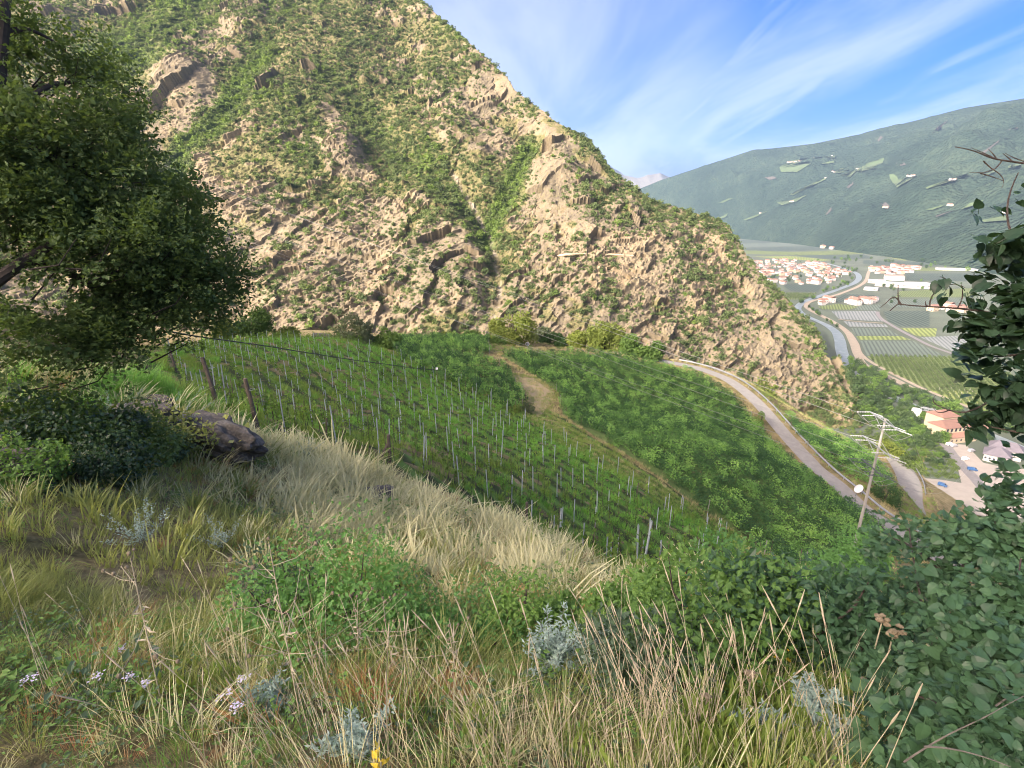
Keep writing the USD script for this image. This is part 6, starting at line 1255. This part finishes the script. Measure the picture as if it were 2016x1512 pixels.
def leafy(t, m, blobs, seed, total, nparts=300, tdepth=.5, s=(.75, 1.25), droop=-.25):
    """leaves in the volume of blobs (u, v, t, radius in px); the ones that show largest become parts"""
    rng = np.random.default_rng(seed); B = np.array(blobs, float); w = B[:, 3] ** 2; i = rng.choice(len(B), total, p=w / w.sum()); c = np.array([P(*b[:3]) for b in B]); R = B[:, 3] / FPX * B[:, 2]
    ns = total // 13; j = rng.choice(len(B), ns, p=w / w.sum()); q = rng.normal(size=(ns, 3)); q /= np.linalg.norm(q, axis=1, keepdims=True)
    tip = c[j] + q * (R[j] * rng.random(ns) ** .33)[:, None] * np.array([1, tdepth * 2, 1]); sd = q + rng.normal(0, .5, (ns, 3)) + [0, -.35, .45]; sd /= np.linalg.norm(sd, axis=1, keepdims=True)
    k = rng.integers(0, ns, total); s_ = rng.random(total); side = rng.normal(size=(total, 3)); side -= (side * sd[k]).sum(1)[:, None] * sd[k]; side /= np.linalg.norm(side, axis=1, keepdims=True) + 1e-9
    pos = tip[k] - sd[k] * (s_ * .20)[:, None] + side * (.012 + .022 * rng.random(total))[:, None]
    d = side * (.55 + .6 * s_)[:, None] + sd[k] * .55 + rng.normal(0, .25, (total, 3)); d[:, 2] += droop; rl = rng.normal(0, .5, total); sc = rng.uniform(*s, total) * (.65 + .45 * s_)
    u, v, tt = pix(pos); g = ground(pos[:, 0], pos[:, 1]); ok = (pos[:, 2] > g - .02) & (tt > .75); pos, d, rl, sc, u, v, tt = (a[ok] for a in (pos, d, rl, sc, u, v, tt))
    inside = (u > 0) & (u < 2016) & (v > 0) & (v < 1512); o = np.argsort(-(sc / tt) * inside); pos, d, rl, sc = pos[o], d[o], rl[o], sc[o]
    # the parts are taken from the nearest third, spread evenly, so that they cover the face of the bush
    k = np.sort(rng.choice(min(len(pos), nparts * 3), nparts, replace=False)); rest = np.setdiff1d(np.arange(len(pos)), k)
    leaf_parts(t, m, pos[k], d[k], rl[k], sc[k])
    lm = [(big_leaf((800 if m == 'broad_leaf' else 810) + j), m) for j in range(4)]
    instancer('leaf_mass', lm, pos[rest], rng.integers(0, 4, len(rest)), scale=sc[rest], parent=t, quats=quat_dir(d[rest], rl[rest]))
    return c
def stemset(t, lines, r0, m='twig_bark', name='branch'):
    for ln in lines:
        q = spline_any(np.array([P(*p) for p in ln]), 14); obj(name, MB().tube(q, np.linspace(r0, r0 * .3, 14), 6).mesh(), m, t)
bush = thing('broad_leaved_bush', 'big bush of broad heart shaped leaves filling the lower right', 'bush', (0, 0, 0))
BB = [(1990,1050,2.6,80),(1900,1062,3.0,70),(1800,1060,3.5,58),(1735,1050,3.9,42),(1960,1110,2.5,95),(1860,1130,3.0,85),(1760,1140,3.4,75),(1690,1150,3.8,50),(1990,1200,2.2,100),(1890,1220,2.6,90),(1790,1230,3.0,80),(1700,1240,3.4,70),(1640,1215,3.7,40),(1980,1300,2.0,110),(1870,1310,2.4,100),(1770,1320,2.7,80),(1680,1330,3.0,60),(1970,1400,1.8,110),(1860,1400,2.1,90),(1760,1400,2.4,70),(1690,1390,2.7,45),(1950,1490,1.7,110),(1830,1480,1.9,90),(1740,1475,2.1,50),(1945,1005,2.9,36),(1990,960,2.7,46),(2012,905,2.5,40),(2060,1250,2.2,120),(2060,1070,2.5,100)]
leafy(bush, 'broad_leaf', BB, 1, 11000, s=(.5, 1.55))
stemset(bush, [[(1900,1500,2.2),(1880,1380,2.5),(1830,1250,2.8),(1800,1110,3.2),(1790,1040,3.5)], [(1930,1500,2.0),(1950,1350,2.2),(1940,1180,2.5),(1960,1020,2.6)], [(1880,1500,2.2),(1800,1380,2.6),(1730,1270,3.1),(1690,1200,3.4)], [(1990,1500,1.9),(1990,1300,2.1),(2010,1100,2.4)], [(1850,1120,3.0),(1800,1080,3.3),(1760,1060,3.6)], [(1780,1440,2.3),(1720,1330,2.8),(1690,1260,3.1),(1680,1220,3.3)], [(1880,1160,2.8),(1930,1060,2.8),(1990,1000,2.7)], [(1910,1480,1.9),(1870,1410,2.0),(1790,1370,2.2)]], .011)
stemset(bush, [[(1780,1500,1.7),(1860,1450,1.6),(1960,1400,1.5),(2016,1370,1.5)], [(1820,1470,1.6),(1900,1480,1.5),(1990,1510,1.4)], [(1960,1390,1.75),(1990,1370,1.75),(2030,1352,1.75)], [(1890,1420,1.8),(1905,1460,1.75),(1925,1500,1.7)]], .0032, 'grey_twig', 'dry_twig')
# brown seed clusters in the bush
for k, (u, v, t, r, lab) in enumerate([(1738,1218,2.75,17,'upper brown dried seed cluster in front of the broad leaves'), (1760,1246,2.7,20,'lower larger brown dried seed cluster in front of the broad leaves'), (1772,1305,2.75,12,'small brown seed cluster below the two larger ones'), (1700,1338,2.6,9,'tiny brown seed cluster near the silver wormwood'), (1478,1328,2.6,14,'upper dried flower head among the dry stalks'), (1392,1372,2.5,11,'lower dried flower head among the dry stalks')]):
    r *= .72; c = P(u, v, t); rng = np.random.default_rng(640 + k); x = thing('seed_cluster', lab, 'seed head', c); R = r / FPX * t
    for j in range(12):
        p = rng.normal(0, .45, 3) * R; ic = trimesh.creation.icosphere(1, R * .42); vv_ = np.array(ic.vertices) * [1, 1, .6]; vv_ = vv_ * (1 + rng.normal(0, .13, (len(vv_), 1))) + p; obj('floret', (vv_, np.array(ic.faces)), 'seed_head', x)
    obj('stem', MB().tube([(0, 0, 0), (.02, .02, -.2), (.05, .05, -.55)], [.003, .004, .004], 5).mesh(), 'dry_stalk', x)
# overhanging branch at the right edge
ob = thing('overhanging_branch', 'dark leafy branch hanging in at the right edge above the valley', 'branch', (0, 0, 0))
OV = [(2018,375,2.3,16),(2010,425,2.3,22),(2000,480,2.3,24),(1990,530,2.3,28),(1995,580,2.25,32),(1930,615,2.3,22),(1885,622,2.3,20),(1965,635,2.25,36),(1990,690,2.2,36),(1945,680,2.3,22),(1955,735,2.25,18),(2005,770,2.2,32),(1975,815,2.25,24),(1915,640,2.3,16),(2012,840,2.2,26),(2060,600,2.1,70),(2060,450,2.1,45),(2060,760,2.1,60)]
leafy(ob, 'dark_broad_leaf', OV, 2, 1600, 260, .3, (.8, 1.6), -.35)
stemset(ob, [[(2090,640,2.1),(2000,628,2.25),(1930,612,2.3),(1870,606,2.35),(1800,602,2.4),(1765,598,2.42),(1752,612,2.43)], [(2090,520,2.1),(2020,500,2.2),(1985,440,2.3),(2005,340,2.35)], [(2090,760,2.1),(2000,760,2.2),(1950,790,2.25),(1890,812,2.3),(1850,800,2.34)], [(2090,840,2.1),(2000,850,2.2),(1950,840,2.25)], [(2080,680,2.1),(1990,700,2.2),(1930,700,2.3)]], .0075)
stemset(ob, [[(1770,600,2.42),(1768,575,2.42),(1769,560,2.42)], [(1775,601,2.42),(1760,585,2.43),(1740,600,2.43),(1732,606,2.43)], [(1830,604,2.37),(1837,580,2.37),(1868,560,2.36),(1900,566,2.36)], [(1868,562,2.36),(1860,548,2.36),(1850,545,2.36)], [(1885,606,2.34),(1895,580,2.34),(1893,560,2.34)], [(1830,604,2.37),(1822,598,2.37),(1823,592,2.37)]], .0035, name='bare_twig')
stemset(ob, [[(1850,800,2.34),(1838,790,2.35),(1842,778,2.35)], [(1870,806,2.33),(1848,812,2.34),(1836,800,2.35)]], .003, name='bare_twig')
bt = thing('bare_branch', 'thin bare reddish twigs against the far ridge at the right edge', 'branch', (0, 0, 0))
stemset(bt, [[(2060,326,2.6),(1990,318,2.6),(1955,312,2.6),(1920,298,2.6),(1880,289,2.6)]], .006, 'twig_bark', 'twig')
stemset(bt, [[(1962,314,2.6),(1938,302,2.6),(1912,291,2.6)], [(1963,314,2.6),(1955,303,2.6),(1946,294,2.6)], [(1992,317,2.6),(1982,308,2.6),(1974,302,2.6)], [(2040,324,2.6),(2000,312,2.6),(1978,301,2.6)], [(1972,317,2.6),(1955,334,2.6),(1930,340,2.6),(1908,340,2.6)], [(1936,317,2.6),(1950,330,2.6),(1970,345,2.6),(1976,356,2.6),(1972,370,2.6)], [(1930,341,2.6),(1950,347,2.6),(1976,356,2.6)]], .0035, 'twig_bark', 'twig')
